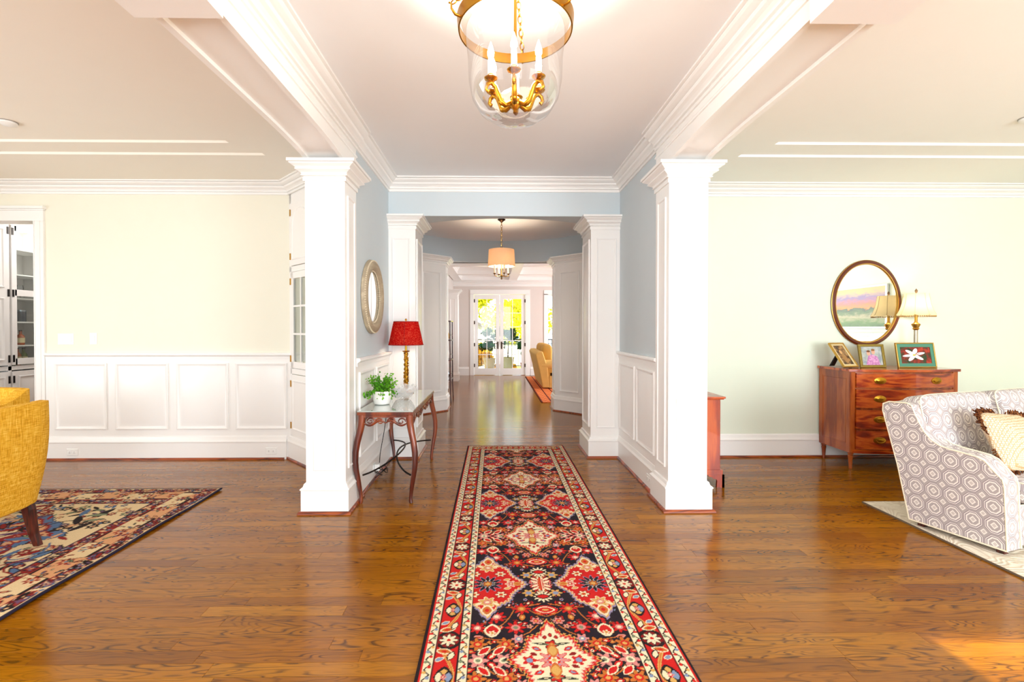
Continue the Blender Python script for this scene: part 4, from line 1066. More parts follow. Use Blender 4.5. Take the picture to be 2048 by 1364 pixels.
B().rings([[(r * (1 + .03 * cos(12 * (2 * pi * j / nn + z * 9))) * cos(2 * pi * j / nn), r * (1 + .03 * cos(12 * (2 * pi * j / nn + z * 9))) * sin(2 * pi * j / nn), z + (.012 * cos(8 * 2 * pi * j / nn) if z > .11 else 0)) for j in range(nn)] for r, z in ((.045, 0), (.06, .006), (.085, .035), (.105, .07), (.118, .12), (.110, .12), (.096, .07), (.07, .035), (.04, .016))]).obj('bowl_body', CRY, Bo, 60)
for i in range(14):
    a0 = 2 * pi * i / 14
    B().tube([((.066 + .055 * t) * cos(a0 + 1.5 * t), (.066 + .055 * t) * sin(a0 + 1.5 * t), .012 + .108 * t ** 1.3) for t in np.linspace(0, 1, 8)], .0035, 5).obj('ridge', CRY, Bo, 60)

RL = thing('table_lamp', 'gold stemmed table lamp with red shade on the console', 'lamp', (-.913, 4.92, HT + .001))
B().lathe([(.075, 0), (.078, .008), (.060, .018), (.040, .03), (.026, .05), (.020, .06)], 28, lob=8, amp=.06).obj('foot', BRASS, RL, 50)
B().lathe([(.013, .05), (.012, .42)], 10).obj('stem_core', BRASS, RL, 50)
for j in range(3):
    B().tube([((.016 + .003 * sin(t * 40)) * cos(t * 18 + 2.1 * j), (.016 + .003 * sin(t * 40)) * sin(t * 18 + 2.1 * j), .055 + t * .36) for t in np.linspace(0, 1, 60)], .0065, 6).obj('twisted_vine', BRASS, RL, 60)
g3 = random.Random(4)
bb = B()
for i in range(60):
    a, z = g3.random() * 6.28, .06 + .35 * g3.random(); bb.sphere((.022 * cos(a), .022 * sin(a), z), .007, 6, 4, 1.3)
bb.obj('leaf_bosses', BRASS, RL, 60, kind='stuff')
B().lathe([(.012, .415), (.034, .425), (.038, .430), (.036, .434), (.012, .436), (.010, .50)], 20).obj('drip_pan', BRASS, RL, 50)
RSH = shade_mat('red_lamp_shade', '#bc1618', '#e2684a', .5, (40, 40, 40))
sh = B().rings([[(r * cos(2 * pi * j / 40), r * sin(2 * pi * j / 40), z) for j in range(40)] for r, z in ((.178, .495), (.126, .735), (.123, .735), (.175, .495))], loop=True).obj('lamp_shade', RSH, RL, 50)
B().lathe([(.179, .493), (.180, .499), (.177, .501)], 40, caps=False).lathe([(.127, .731), (.128, .737), (.125, .738)], 40, caps=False).obj('trim_band', plain('dark_red_trim', '#8a1010', .7), sh)
B().tube([(.1775 * cos(-1.5), .1775 * sin(-1.5), .496), (.1265 * cos(-1.5), .1265 * sin(-1.5), .735)], .002, 5).obj('seam', plain('seam_red', '#7a0c0e', .7), sh)
B().sphere((0, 0, .755), .012, 10, 6).lathe([(.004, .70), (.004, .75)], 8).obj('finial', BRASS, RL, 60)
B().sphere((0, 0, .60), .026, 12, 8, 1.3).obj('bulb', BULB, RL, 60)
light('red_lamp_light', 'POINT', (-.913, 4.92, HT + .60), 12, (1, .80, .55), size=.03)

# ------------------------------------------------------------------ round mirror on the foyer wall
MR = thing('wall_mirror', 'round whitewashed beaded mirror on the pale blue foyer wall', 'mirror', (XL, 4.46, 1.715))
R1 = .345
prof = [(R1 - .105, .012), (R1 - .098, .030), (R1 - .080, .046), (R1 - .05, .055), (R1 - .02, .048), (R1 - .004, .028), (R1, .004)]
b = B().rings([[(o_, r * cos(2 * pi * j / 72), r * sin(2 * pi * j / 72)) for j in range(72)] for r, o_ in prof] + [[(0.001, (R1 - .02) * cos(2 * pi * j / 72), (R1 - .02) * sin(2 * pi * j / 72)) for j in range(72)]], caps=False)
b.obj('frame', wood('whitewashed_wood', '#9a8b74', '#b4a58a', '#ccbea2', 'y', .6, 0, 1.5, 1.0), MR, 40)
BEAD = plain('bead_cream', '#cfc0a4', .5, var=.1)
for (rad, o_, nb, rb, nm) in ((R1 - .104, .022, 80, .009, 'inner_beading'), (R1 - .012, .036, 96, .0085, 'outer_beading')):
    b = B()
    for j in range(nb):
        a = 2 * pi * j / nb; b.sphere((o_, rad * cos(a), rad * sin(a)), rb, 6, 4)
    b.obj(nm, BEAD, MR, 60)
B().rings([[(.014, (R1 - .10) * cos(2 * pi * j / 64), (R1 - .10) * sin(2 * pi * j / 64)) for j in range(64)], [(.016, (R1 - .101) * cos(2 * pi * j / 64), (R1 - .101) * sin(2 * pi * j / 64)) for j in range(64)]]).obj('mirror_glass', MIRROR, MR)

# ------------------------------------------------------------------ bell jar lantern
LX, LY = .092, 2.1
BL_ = thing('pendant_lantern', 'large clear glass bell jar lantern with brass band in the foyer', 'lantern', (LX, LY, 0))
zr = 2.745; rg_ = .236
glp = [(.262, zr + .075), (.250, zr + .045), (.240, zr + .02), (rg_ - .02, zr - .06), (.207, zr - .15), (.204, zr - .24), (.190, zr - .31), (.155, zr - .368), (.10, zr - .405), (.045, zr - .418), (.002, zr - .420)]
B().lathe(glp, 48, caps=False).obj('glass_bell', GLASS, BL_, 60)
B().rings([[(r * cos(2 * pi * j / 60), r * sin(2 * pi * j / 60), z) for j in range(60)] for r, z in ((.250, zr - .022), (.256, zr + .028), (.250, zr + .028), (.244, zr - .022))], loop=True).obj('brass_band', BRASS, BL_, 50)
def chain(p0, p1, link, r, b):
    p0, p1 = Vector(p0), Vector(p1); d = p1 - p0; L = d.length; n = max(1, int(L / (link * .8))); d.normalize()
    a = d.cross(Vector((.3, .8, .1))).normalized(); c = d.cross(a)
    for i in range(n):
        m = p0 + d * (L * (i + .5) / n); s = a if i % 2 else c
        b.tube([m + d * (link * .5 * cos(q)) + s * (link * .28 * sin(q)) for q in np.linspace(0, 2 * pi, 11)[:-1]], r, 5, closed=True)
    return b
for j in range(3):
    a = radians(200 + 120 * j); ca, sa = cos(a), sin(a)
    B().tube([(.250 * ca, .250 * sa, zr - .012), (.272 * ca, .272 * sa, zr - .008), (.288 * ca, .288 * sa, zr + .012), (.290 * ca, .290 * sa, zr + .032), (.300 * ca, .300 * sa, zr + .036)], [.006, .006, .005, .004, .005], 6).obj('hook', BRASS, BL_, 60)
    chain((.288 * ca, .288 * sa, zr + .035), (.02 * ca, .02 * sa, H - .05), .034, .0028, B()).obj('chain', BRASS, BL_, 60)
B().lathe([(.065, H), (.065, H - .012), (.05, H - .03), (.02, H - .05), (.001, H - .06)], 24).obj('canopy', BRASS, BL_, 50)
zc = zr - .335
B().lathe([(.001, zc - .045), (.010, zc - .04), (.008, zc - .03), (.026, zc - .012), (.030, zc + .004), (.022, zc + .022), (.008, zc + .03), (.006, H - .06)], 20).obj('stem', BRASS, BL_, 50)
def spiral(c, r0, r1, a0, a1, ux, n=14):
    return [Vector(c) + Vector((ux[0], ux[1], 0)) * (r0 + (r1 - r0) * t) * cos(a0 + (a1 - a0) * t) + Vector((0, 0, 1)) * (r0 + (r1 - r0) * t) * sin(a0 + (a1 - a0) * t) for t in np.linspace(0, 1, n)]
SLEEVE_GLOW = emit('candle_sleeve_glow', (1, .93, .80), 6.0)  # sleeves are no lamps; the bulbs' glare on them is put in as emission
for j in range(6):
    a = radians(25 + 60 * j); ux = (cos(a), sin(a))
    def P3(r, z): return Vector((ux[0] * r, ux[1] * r, z))
    pts = spiral(P3(.062, zc + .004), .006, .020, 6.5, 3.4, ux, 12) + [P3(.035, zc - .006), P3(.052, zc - .022), P3(.070, zc - .012)]
    B().tube(spiral(P3(.066, zc - .002), .004, .017, 9.0, 3.3, ux, 16) + [P3(.030, zc - .008)], [.0075] * 17, 6).obj('arm_scroll', BRASS, BL_, 60)
    B().tube([P3(.024, zc), P3(.050, zc - .016), P3(.072, zc - .004), P3(.084, zc + .026), P3(.096, zc + .052), P3(.116, zc + .066), P3(.134, zc + .056), P3(.141, zc + .034), P3(.132, zc + .022), P3(.124, zc + .032)], [.012, .012, .012, .011, .0105, .010, .009, .0075, .006, .005], 8).obj('arm', BRASS, BL_, 60)
    cx = P3(.118, 0)
    B().lathe([(.008, zc + .068), (.027, zc + .079), (.030, zc + .084), (.010, zc + .086), (.013, zc + .10)], 16, (cx.x, cx.y, 0)).obj('bobeche', BRASS, BL_, 50)
    B().lathe([(.012, zc + .09), (.012, zc + .165)], 12, (cx.x, cx.y, 0)).obj('candle_sleeve', SLEEVE_GLOW, BL_, 50)
    B().lathe([(.006, zc + .165), (.014, zc + .18), (.015, zc + .195), (.008, zc + .22), (.001, zc + .24)], 12, (cx.x, cx.y, 0)).obj('bulb', BULB, BL_, 60)
light('lantern_light', 'POINT', (LX, LY, zc + .21), 38, (1, .90, .76), size=.10)

# ------------------------------------------------------------------ drum pendant in the rotunda
DP = thing('pendant_lamp', 'white drum shade pendant with brass candle arms in the rotunda', 'lamp', (.107, 7.1, 0))
DSH = shade_mat('cream_drum_shade', '#f0d8bc', None, .5)
B().rings([[(r * cos(2 * pi * j / 48), r * sin(2 * pi * j / 48), z) for j in range(48)] for r, z in ((.203, 2.345), (.190, 2.595), (.187, 2.595), (.200, 2.345))], loop=True).obj('lamp_shade', DSH, DP, 50)
B().lathe([(.06, H), (.058, H - .012), (.03, H - .03), (.012, H - .05)], 20).obj('canopy', BRONZE, DP, 50)
chain((0, 0, H - .05), (0, 0, 2.62), .045, .004, B()).obj('chain', NICKEL, DP, 60)
B().lathe([(.001, 2.150), (.014, 2.157), (.014, 2.172), (.006, 2.18), (.020, 2.195), (.020, 2.215), (.007, 2.23), (.006, 2.62), (.012, 2.63)], 16).obj('stem', NICKEL, DP, 50)
for j in range(4):
    a = radians(20 + 90 * j); c_, s_ = cos(a), sin(a)
    B().tube([(.01 * c_, .01 * s_, 2.205), (.07 * c_, .07 * s_, 2.195), (.108 * c_, .108 * s_, 2.205), (.11 * c_, .11 * s_, 2.232)], .006, 6).obj('arm', NICKEL, DP, 60)
    B().lathe([(.008, 2.226), (.026, 2.240), (.010, 2.246)], 14, (.11 * c_, .11 * s_, 0)).obj('bobeche', NICKEL, DP, 50)
    B().lathe([(.013, 2.24), (.013, 2.36)], 12, (.11 * c_, .11 * s_, 0)).obj('candle_sleeve', plain('ivory_sleeve', '#f4e6c8', .5), DP, 50)
    B().lathe([(.008, 2.36), (.018, 2.385), (.018, 2.40), (.002, 2.44)], 12, (.11 * c_, .11 * s_, 0)).obj('bulb', BULB, DP, 60)
light('drum_pendant_light', 'POINT', (.107, 7.1, 2.46), 20, (1, .80, .58), size=.06)
# ------------------------------------------------------------------ yellow dining chairs
k = NT('yellow_linen'); tcx = k.coord('Object', (1, 1, 1))
a1 = k.noise(k.coord('Object', (260, 260, 14)), 1, 3); a2 = k.noise(k.coord('Object', (16, 16, 300)), 1, 3); big = k.noise(k.coord('Object', (3, 3, 3)), 2, 2)
f = k.math('ADD', k.math('MULTIPLY', a1, .5), k.math('MULTIPLY', a2, .5))
col = k.ramp(f, [(.36, lin('#b07a14')), (.50, lin('#e0a82c')), (.64, lin('#f2cc62'))])
YEL = k.bsdf(k.mix(k.math('MULTIPLY', big, .25), col, lin('#d89a20')), .85, 0, .15, bump=f, bstr=.35, bdist=.003)
def chair(label, loc, rz):
    t = thing('dining_chair', label, 'chair', loc, rz, 'yellow chairs on the dining rug')
    # local: back towards +x, seat opens towards -x
    N, K = 30, 12
    def shell(th, z, off):
        zz = (z - .29) / .64; a, b_ = .285 + .055 * zz + off, .285 + .045 * zz + off
        c, s = cos(th), sin(th); e = .42
        return (a * spow(c, e) * (1 if c > 0 else 1.0) - .02, b_ * spow(s, e), z)
    def top(th): q = abs(th) / radians(118); return .935 - .018 * q ** 2 - .26 * max(0, q - .50) ** 1.3 * 2
    R = []
    for i in range(N + 1):
        th = radians(-118 + 236 * i / N); zt = top(th); r = []
        zs = [.29 + (zt - .29) * j / K for j in range(K + 1)]
        r += [shell(th, z, .02 * sin(pi * (z - .29) / (zt - .29)) ) for z in zs]
        r += [shell(th, zt + .006, -.03), ]
        r += [shell(th, z, -.062 - .012 * sin(pi * (z - .29) / (zt - .29))) for z in reversed(zs)]
        R.append(r)
    B().rings(R).obj('back_shell', YEL, t, 40)
    b = B(); cushion(b, (-.07, 0, .40), .50, .47, .18, .5, .35); b.obj('seat', YEL, t, 50)
    b = B().rings([[(x * s_, y * s_, z) for x, y in [(.262 * spow(cos(q), .42) - .02, .262 * spow(sin(q), .42)) for q in np.linspace(0, 2 * pi, 37)[:-1]]] for s_, z in ((.90, .262), (1.0, .275), (1.04, .31), (1.0, .35))]).obj('seat_base', YEL, t, 40)
    for sx, sy in ((1, 1), (1, -1), (-1, 1), (-1, -1)):
        B().rings([[(sx * (.185 + o) + dx * r, sy * (.22 + o * .35) + dy * r, z) for dx, dy in ((-1, -1), (1, -1), (1, 1), (-1, 1))] for z, o, r in ((.30, .0, .027), (.24, .012, .026), (.16, .022, .023), (.08, .034, .020), (.0, .055 if sx > 0 else .03, .018))][::-1]).obj('leg', LEGDARK, t, bevel=.004)
    return t
chair('larger yellow linen chair with its dark leg on the dining rug', (-3.19, 2.86, .0175), 0)
chair('yellow linen barrel chair set behind the nearer yellow chair', (-3.93, 3.50, .0175), radians(84))

# ------------------------------------------------------------------ small cherry chest behind the column
CC = thing('cherry_chest', 'small cherry wood chest half hidden behind the white column', 'chest', (1.86, 4.56, 0))
B().box(-.175, .165, -.34, .34, .12, .785).obj('case', CHERRY, CC, bevel=.003)
B().box(-.178, .19, -.36, .36, .785, .795).box(-.178, .20, -.37, .37, .795, .812).obj('top', CHERRY, CC, bevel=.004)
B().box(-.178, .185, -.352, .352, .105, .155).obj('base_molding', CHERRY, CC, bevel=.006)
def bracket(sx, sy):
    # ogee bracket foot on the end face and on the front face
    xo = .195 if sx > 0 else -.178; yo = sy * .36
    prof = [(0, .112), (.15, .112), (.14, .098), (.115, .092), (.10, .078), (.075, .074), (.065, .06), (.07, 0), (0, 0)]
    b = B().prism(prof, lambda u, v, q: (xo - sx * u, yo - sy * q, v), 0, .022)
    b.prism([(u, v) for u, v in prof], lambda u, v, q: (xo - sx * q, yo - sy * u, v), 0, .022)
    return b
for sx in (-1, 1):
    for sy in (-1, 1): bracket(sx, sy).obj('foot', CHERRY, CC)
for i in range(3):
    z0 = .165 + i * .205
    d = B().box(.166, .180, -.31, .31, z0, z0 + .19).obj('drawer', CHERRY, CC, bevel=.003)
    for y in (-.17, .17): B().sphere((.19, y, z0 + .095), .013, 10, 6).obj('knob', BRASS, d, 60)

# ------------------------------------------------------------------ bow-front dresser
D = thing('dresser', 'bow-front mahogany chest of drawers with brass pulls against the green wall', 'dresser', (4.13, 4.945, 0))
hw = .545; yb, yf = .235, -.215
def bow(x, e=0): return yf - .065 * (1 - (x / hw) ** 2) - e
def bowslab(x0, x1, z0, z1, e0, yback, n=16):
    xs = [x0 + (x1 - x0) * i / n for i in range(n + 1)]
    out = [(x, bow(x, e0)) for x in xs] + [(x1, yback), (x0, yback)]
    return B().prism(out, lambda u, v, q: (u, v, q), z0, z1)
bowslab(-hw, hw, .175, .985, -.012, yb).obj('case', MAHOZ, D)
o = bowslab(-hw - .025, hw + .025, .985, 1.012, .022, yb + .005).obj('top', MAHO, D, bevel=.003)
bowslab(-hw, hw, .165, .20, .004, yb).obj('bottom_rail', MAHO, D)
for s in (-1, 1):
    B().box(s * (hw + .001), s * (hw - .045), yf - .008, yf + .04, .165, .985).obj('corner_post', MAHOZ, D, bevel=.002)
    B().panel((s * hw, .01, .585), (0, s, 0), (s, 0, 0), .34, .66, [(0, 0), (0, .004), (.006, .004), (.012, -.001)]).obj('side_panel', MAHOZ, D)
for s in (-1, 1):
    B().box(s * hw, s * (hw + .004), yf, yf + .05, .17, .985).box(s * hw, s * (hw + .004), yb - .05, yb, .17, .985).box(s * hw, s * (hw + .004), yf + .05, yb - .05, .17, .25).box(s * hw, s * (hw + .004), yf + .05, yb - .05, .92, .985).obj('side_frame', MAHOZ, D)
zd = [(.826, .972), (.622, .812), (.412, .608), (.205, .398)]
for z0, z1 in zd:
    d = bowslab(-hw + .05, hw - .05, z0, z1, .006, yf + .02).obj('drawer', MAHO, D)
    bd = B()
    for (a, b_) in ((z0, z0 + .006), (z1 - .006, z1)):
        bd.rings([[(x, bow(x, .009), a), (x, bow(x, .009), b_), (x, bow(x, .004), b_), (x, bow(x, .004), a)] for x in np.linspace(-hw + .05, hw - .05, 15)])
    bd.obj('cock_bead', MAHOZ, d)
    for s in (-1, 1):
        x = s * .285; y = bow(x, .007); zc_ = (z0 + z1) / 2; sl = .065 * 2 * x / hw / hw
        pl = B().rings([[(x + .056 * q * cos(a), y + sl * .056 * q * cos(a) - o_, zc_ + .034 * q * sin(a)) for a in np.linspace(0, 2 * pi, 25)[:-1]] for q, o_ in ((1, 0), (1, .003), (.9, .005), (.55, .005), (.45, .008), (.2, .009))]).obj('pull_plate', BRASS, d, 40)
        B().tube([(x + .040 * cos(a), y + sl * .04 * cos(a) - .014, zc_ + .004 + .024 * sin(a)) for a in np.linspace(pi, 2 * pi, 12)], .0035, 6).obj('bail', BRASS, pl, 60)
for s in (-1, 1):
    for y in (yf + .03, yb - .03):
        B().lathe([(.014, 0), (.016, .01), (.014, .02), (.020, .10), (.024, .13), (.018, .138), (.026, .146), (.026, .155), (.020, .16), (.024, .168)], 14, (s * (hw - .03), y, 0)).obj('leg', MAHOZ, D, 40)

# items on the dresser
DT = 1.013
def easel_frame(label, loc, rz, w_, h, border, fm, paint, mat_b=0, matm=None, tilt=.22):
    t = thing('photo_frame', label, 'photo frame', loc, rz)
    Rm = Matrix.Rotation(-tilt, 4, 'X')
    def ob(b, n, m, par=t, **kw): return b.xf(Rm).obj(n, m, par, **kw)
    b = B()
    for x0, x1, z0, z1 in ((-w_ / 2, w_ / 2, 0, border), (-w_ / 2, w_ / 2, h - border, h), (-w_ / 2, -w_ / 2 + border, border, h - border), (w_ / 2 - border, w_ / 2, border, h - border)): b.box(x0, x1, -.012, .008, z0, z1)
    ob(b, 'frame', fm, bevel=.003)
    ob(B().box(-w_ / 2 + .004, w_ / 2 - .004, .0, .006, .004, h - .004), 'backing', IRON)
    iw, ih = w_ / 2 - border, h / 2 - border
    if mat_b:
        b = B()
        for x0, x1, z0, z1 in ((-iw, iw, -ih, -ih + mat_b), (-iw, iw, ih - mat_b, ih), (-iw, -iw + mat_b, -ih + mat_b, ih - mat_b), (iw - mat_b, iw, -ih + mat_b, ih - mat_b)): b.box(x0, x1, -.006, -.001, h / 2 + z0, h / 2 + z1)
        ob(b, 'mat_board', matm); iw -= mat_b; ih -= mat_b
    for i, (pts, m) in enumerate(paint):
        ob(B().prism([(x * iw, h / 2 + z * ih) for x, z in pts], lambda u, v, q: (u, q, v), -.0012 - .0004 * i, 0), 'print', m)
    # easel strut
    ob(B().box(-.02, .02, .006, .010, 0, h * .7), 'strut_plate', IRON)
    zt = h * .66; B().prism([(zt * sin(tilt), zt * cos(tilt)), (zt * sin(tilt) + .012, zt * cos(tilt)), (zt * sin(tilt) + .105, 0), (zt * sin(tilt) + .085, 0)], lambda u, v, q: (q, u, v), -.025, .025).obj('strut', IRON, t)
    return t
def ell(cx, cz, a, b_, n=18, r=0): return [(cx + a * cos(q) * cos(r) - b_ * sin(q) * sin(r), cz + a * cos(q) * sin(r) + b_ * sin(q) * cos(r)) for q in np.linspace(0, 2 * pi, n + 1)[:-1]]
FULL = [(-1, -1), (1, -1), (1, 1), (-1, 1)]
def blotch(name, a, b_, c, sc=14):
    k = NT(name); n = k.noise(k.coord('Object'), sc, 3, .6); return k.bsdf(k.ramp(n, [(.38, lin(a)), (.5, lin(b_)), (.62, lin(c))]), .25)
GOLD = metal('gold_leaf_frame', '#c9a052', .35); GOLDG = plain('carved_gilt_green', '#8f7a34', .4, .5, var=.25, nscale=60)
SK = plain('print_skin', '#d8a48a', .3)
easel_frame('sepia photo in a thin gold frame turned sideways on the dresser', (3.675, 4.84, DT + .007), radians(15), .20, .30, .014, GOLD, [(FULL, blotch('sepia_print', '#3a2416', '#6e4a2a', '#a8804e', 22)), (ell(-.1, .3, .28, .22), plain('sepia_light', '#c89a64', .3)), (ell(.0, -.35, .42, .5), plain('sepia_mid', '#9a7040', .3))], .02, plain('ivory_mat', '#cdb98a', .5), .62)
easel_frame('photo of two children in pink in a carved gilt frame on the dresser', (3.955, 4.90, DT), radians(4), .285, .245, .026, GOLDG, [(FULL, blotch('garden_print', '#8a94a0', '#a8b0a8', '#b8bcc0', 16)), ([(-.62, -1), (.75, -1), (.55, -.1), (.1, .15), (-.3, .1)], blotch('pink_dress', '#b070a8', '#c88ab8', '#d8a8cc', 40)), (ell(-.28, .28, .17, .26), SK), (ell(.18, .42, .17, .26), SK), (ell(-.28, .50, .17, .12), plain('print_hair', '#6a3e20', .4)), (ell(.18, .64, .17, .12), plain('print_hair_b', '#8a5a2c', .4))], 0, None, .18)
wp = plain('lily_white', '#f2ecf0', .3)
petals = [(ell(-.10 + .36 * cos(a), .02 + .42 * sin(a), .42, .15, 18, a), wp) for a in (.35, 1.35, 2.3, 3.3, 4.2, 5.5)]
easel_frame('white lily photo in a green framed mat on the dresser', (4.385, 4.86, DT), radians(3), .425, .262, .012, GOLD, [(FULL, blotch('lily_background', '#1e3a1a', '#7a1a14', '#b83a20', 14))] + petals + [(ell(-.1, .02, .10, .12), plain('lily_throat', '#c8c060', .4)), (ell(.15, .12, .16, .03, 10, .5), plain('stamen', '#a8541c', .4)), (ell(.05, .20, .14, .03, 10, 1.0), plain('stamen_b', '#a8541c', .4))], .034, plain('green_mat', '#4c8a72', .5), .17)
TL = thing('table_lamp', 'silver gilt candlestick lamp with cream bell shade on the dresser', 'lamp', (4.51, 5.02, DT))
B().lathe([(.07, 0), (.07, .012), (.055, .02), (.03, .035), (.022, .06), (.030, .075), (.018, .09)], 24).obj('foot', GOLD, TL, 40)
B().lathe([(.020, .09), (.018, .25), (.017, .39)], 20, lob=10, amp=.05).obj('column', plain('silvered_wood', '#b8ac96', .35, .5, var=.2, nscale=30), TL, 40)
B().lathe([(.018, .39), (.032, .405), (.024, .415), (.036, .44), (.040, .455), (.022, .465), (.014, .48), (.014, .56)], 20).obj('capital', GOLD, TL, 40)
BSH = shade_mat('cream_bell_shade', '#f6e6be', None, .55)
prof = [(.163, .555), (.158, .562), (.142, .595), (.128, .635), (.117, .68), (.109, .735), (.103, .78)]
NS = 96
def lob8(j): return 1 - .035 * abs(sin(4 * 2 * pi * j / NS))
sh = B().rings([[(r * lob8(j) * cos(2 * pi * j / NS), r * lob8(j) * sin(2 * pi * j / NS), z - (.012 * abs(sin(4 * 2 * pi * j / NS)) if i == 0 else 0)) for j in range(NS)] for i, (r, z) in enumerate(prof)], caps=False).obj('lamp_shade', BSH, TL, 60)
b = B()
for j in range(8):
    a = 2 * pi * j / 8; b.tube([(r * 1.005 * cos(a), r * 1.005 * sin(a), z) for r, z in prof], .0025, 5)
b.obj('piping', plain('cream_piping', '#e8d6a8', .7), sh, 60)
b = B()
for j in range(60):
    a = 2 * pi * j / 60; b.sphere((.160 * cos(a), .160 * sin(a), .538), .0055, 6, 4, 1.6)
b.obj('bead_fringe', plain('amber_beads', '#b08a4a', .3), sh, 60)
B().lathe([(.004, .78), (.012, .80), (.013, .815), (.006, .825), (.001, .835)], 10).lathe([(.004, .56), (.004, .79)], 6).obj('finial', plain('carved_finial', '#8a6a48', .5), TL, 60)
B().sphere((0, 0, .645), .026, 10, 8, 1.3).obj('bulb', BULB, TL, 60)
light('dresser_lamp_light', 'POINT', (4.51, 5.02, DT + .645), 14, (1, .84, .58), size=.03)
OM = thing('wall_mirror', 'oval mahogany and gilt mirror on the green wall', 'mirror', (4.11, WY, 1.70), 0)
def oval(r0, r1, a=72): return [[((.345 + q) * cos(t), -o_, (.43 + q) * sin(t)) for t in np.linspace(0, 2 * pi, a + 1)[:-1]] for q, o_ in r0]
B().rings(oval([(.045, 0), (.045, .016), (.030, .028), (.008, .026), (.006, .012)], 0), caps=False).obj('frame', plain('oval_mahogany', '#5c2410', .3, var=.15), OM, 40)
B().rings(oval([(.009, .012), (.008, .027), (.000, .026), (-.004, .012)], 0), caps=False).obj('gilt_lip', GOLD, OM, 40)
B().rings(oval([(.046, .010), (.047, .018), (.042, .021)], 0), caps=False).obj('gilt_edge', GOLD, OM, 40)
B().rings(oval([(.002, .010), (.001, .012)], 0)).obj('mirror_glass', MIRROR, OM)

# ------------------------------------------------------------------ lattice armchair and fringed cushion
def lattice():
    k = NT('octagon_lattice'); tc = k.add('TexCoord'); mp_ = k.add('Mapping'); k.t.links.new(tc.outputs['UV'], mp_.inputs[0])
    P = 1 / .118; mp_.inputs['Scale'].default_value = (P * 1.12, P, 1); mp_.inputs['Rotation'].default_value = (0, 0, 0)
    sp = k.add('SeparateXYZ'); k.t.links.new(mp_.outputs[0], sp.inputs[0])
    row = k.math('FLOOR', sp.outputs[1])
    x = k.math('ABSOLUTE', k.math('SUBTRACT', k.math('FRACT', sp.outputs[0]), .5)); y = k.math('ABSOLUTE', k.math('SUBTRACT', k.math('FRACT', sp.outputs[1]), .5))
    octd = k.math('MAXIMUM', k.math('MAXIMUM', x, y), k.math('MULTIPLY', k.math('ADD', x, y), .72))
    dia = k.math('ADD', x, y); dcor = k.math('SUBTRACT', 1.0, dia)
    wh, lt, md, dk = lin('#efe9e2'), lin('#cfc6c0'), lin('#b2a8a6'), lin('#978c90')
    col = k.ramp(octd, [(0, md), (.15, md), (.275, wh), (.345, dk), (.395, wh), (.43, dk), (.47, md)], 'CONSTANT')
    inner = k.ramp(dia, [(0, lt), (.11, wh), (.19, md), (.21, md)], 'CONSTANT')
    col = k.mix(k.math('LESS_THAN', dia, .21), col, inner)
    cor = k.ramp(dcor, [(0, lt), (.10, lt), (.105, wh), (.17, wh), (.175, md), (.25, md)], 'CONSTANT')
    col = k.mix(k.math('LESS_THAN', dcor, .25), col, cor)
    n = k.noise(k.coord('UV', (400, 400, 1)), 1, 2); col = k.mix(k.math('MULTIPLY', n, .3), col, k.mix(.5, col, lin('#8a8088')))
    return k.bsdf(col, .85, 0, .2, bump=n, bstr=.2, bdist=.002)
LAT = lattice(); PIPE = plain('ivory_piping', '#ece2c8', .8)
ang = atan2(.307, .952)
# local frame: +x along the width to the right, -y towards the front; origin at the rear outer corner on the floor
A = thing('loveseat', 'grey and white lattice upholstered loveseat on the cream rug', 'loveseat', (2.982, 3.361, .0135), ang)
side = [(0, .035), (-.061, .423), (-.140, .80), (-.135, .852), (-.095, .872), (.02, .878), (.048, .865), (.062, .82), (.088, .755), (.118, .695), (.155, .648), (.205, .617), (.26, .606), (.33, .600), (.40, .592), (.44, .575), (.468, .540), (.495, .508), (.520, .482), (.528, .440), (.530, .035)]
W = 1.65; AW = .15
def arm(x0, x1):
    n = 4; R = []
    m0 = Vector((.2, .4))
    for q, ins in ((0, .012), (.08, .002), (.2, 0), (.8, 0), (.92, .002), (1, .012)):
        x = x0 + (x1 - x0) * q
        R.append([(x - (.07 * max(0, (v - .05) / .8) if x0 == 0 else -.07 * max(0, (v - .05) / .8)) * (1), -(u + (m0.x - u) * ins * 2), v + (m0.y - v) * ins * 2) for u, v in side])
    return B().rings(R)
for x0, x1 in ((0, AW), (W - AW, W)):
    a_ = arm(x0, x1).obj('arm', LAT, A, 45, uv=True)
    for xx in (x0 + .004, x1 - .004):
        lean = -.07 if x0 == 0 else .07
        B().tube([(xx + lean * max(0, (v - .05) / .8), -u, v) for u, v in side[:]], .0055, 6).obj('piping', PIPE, a_, 60)
        B().tube([(xx + lean * 0, -.005, .037), (xx, -.527, .037)], .0055, 6).obj('piping', PIPE, a_, 60)
b = B().rings([[(AW * .6 + (W - 1.2 * AW) * q, -u, v) for u, v in ((0, .035), (-.061, .423), (-.138, .80), (-.12, .865), (-.07, .872), (.0, .80), (.03, .45), (.05, .035))] for q in (0, .5, 1)])
b.obj('back', LAT, A, 45, uv=True)
B().box(AW - .01, W - AW + .01, -.515, -.02, .035, .30).obj('front_rail', LAT, A, bevel=.01, uv=True)
B().tube([(AW, -.517, .297), (W - AW, -.517, .297)], .0055, 6).obj('piping', PIPE, A, 60)
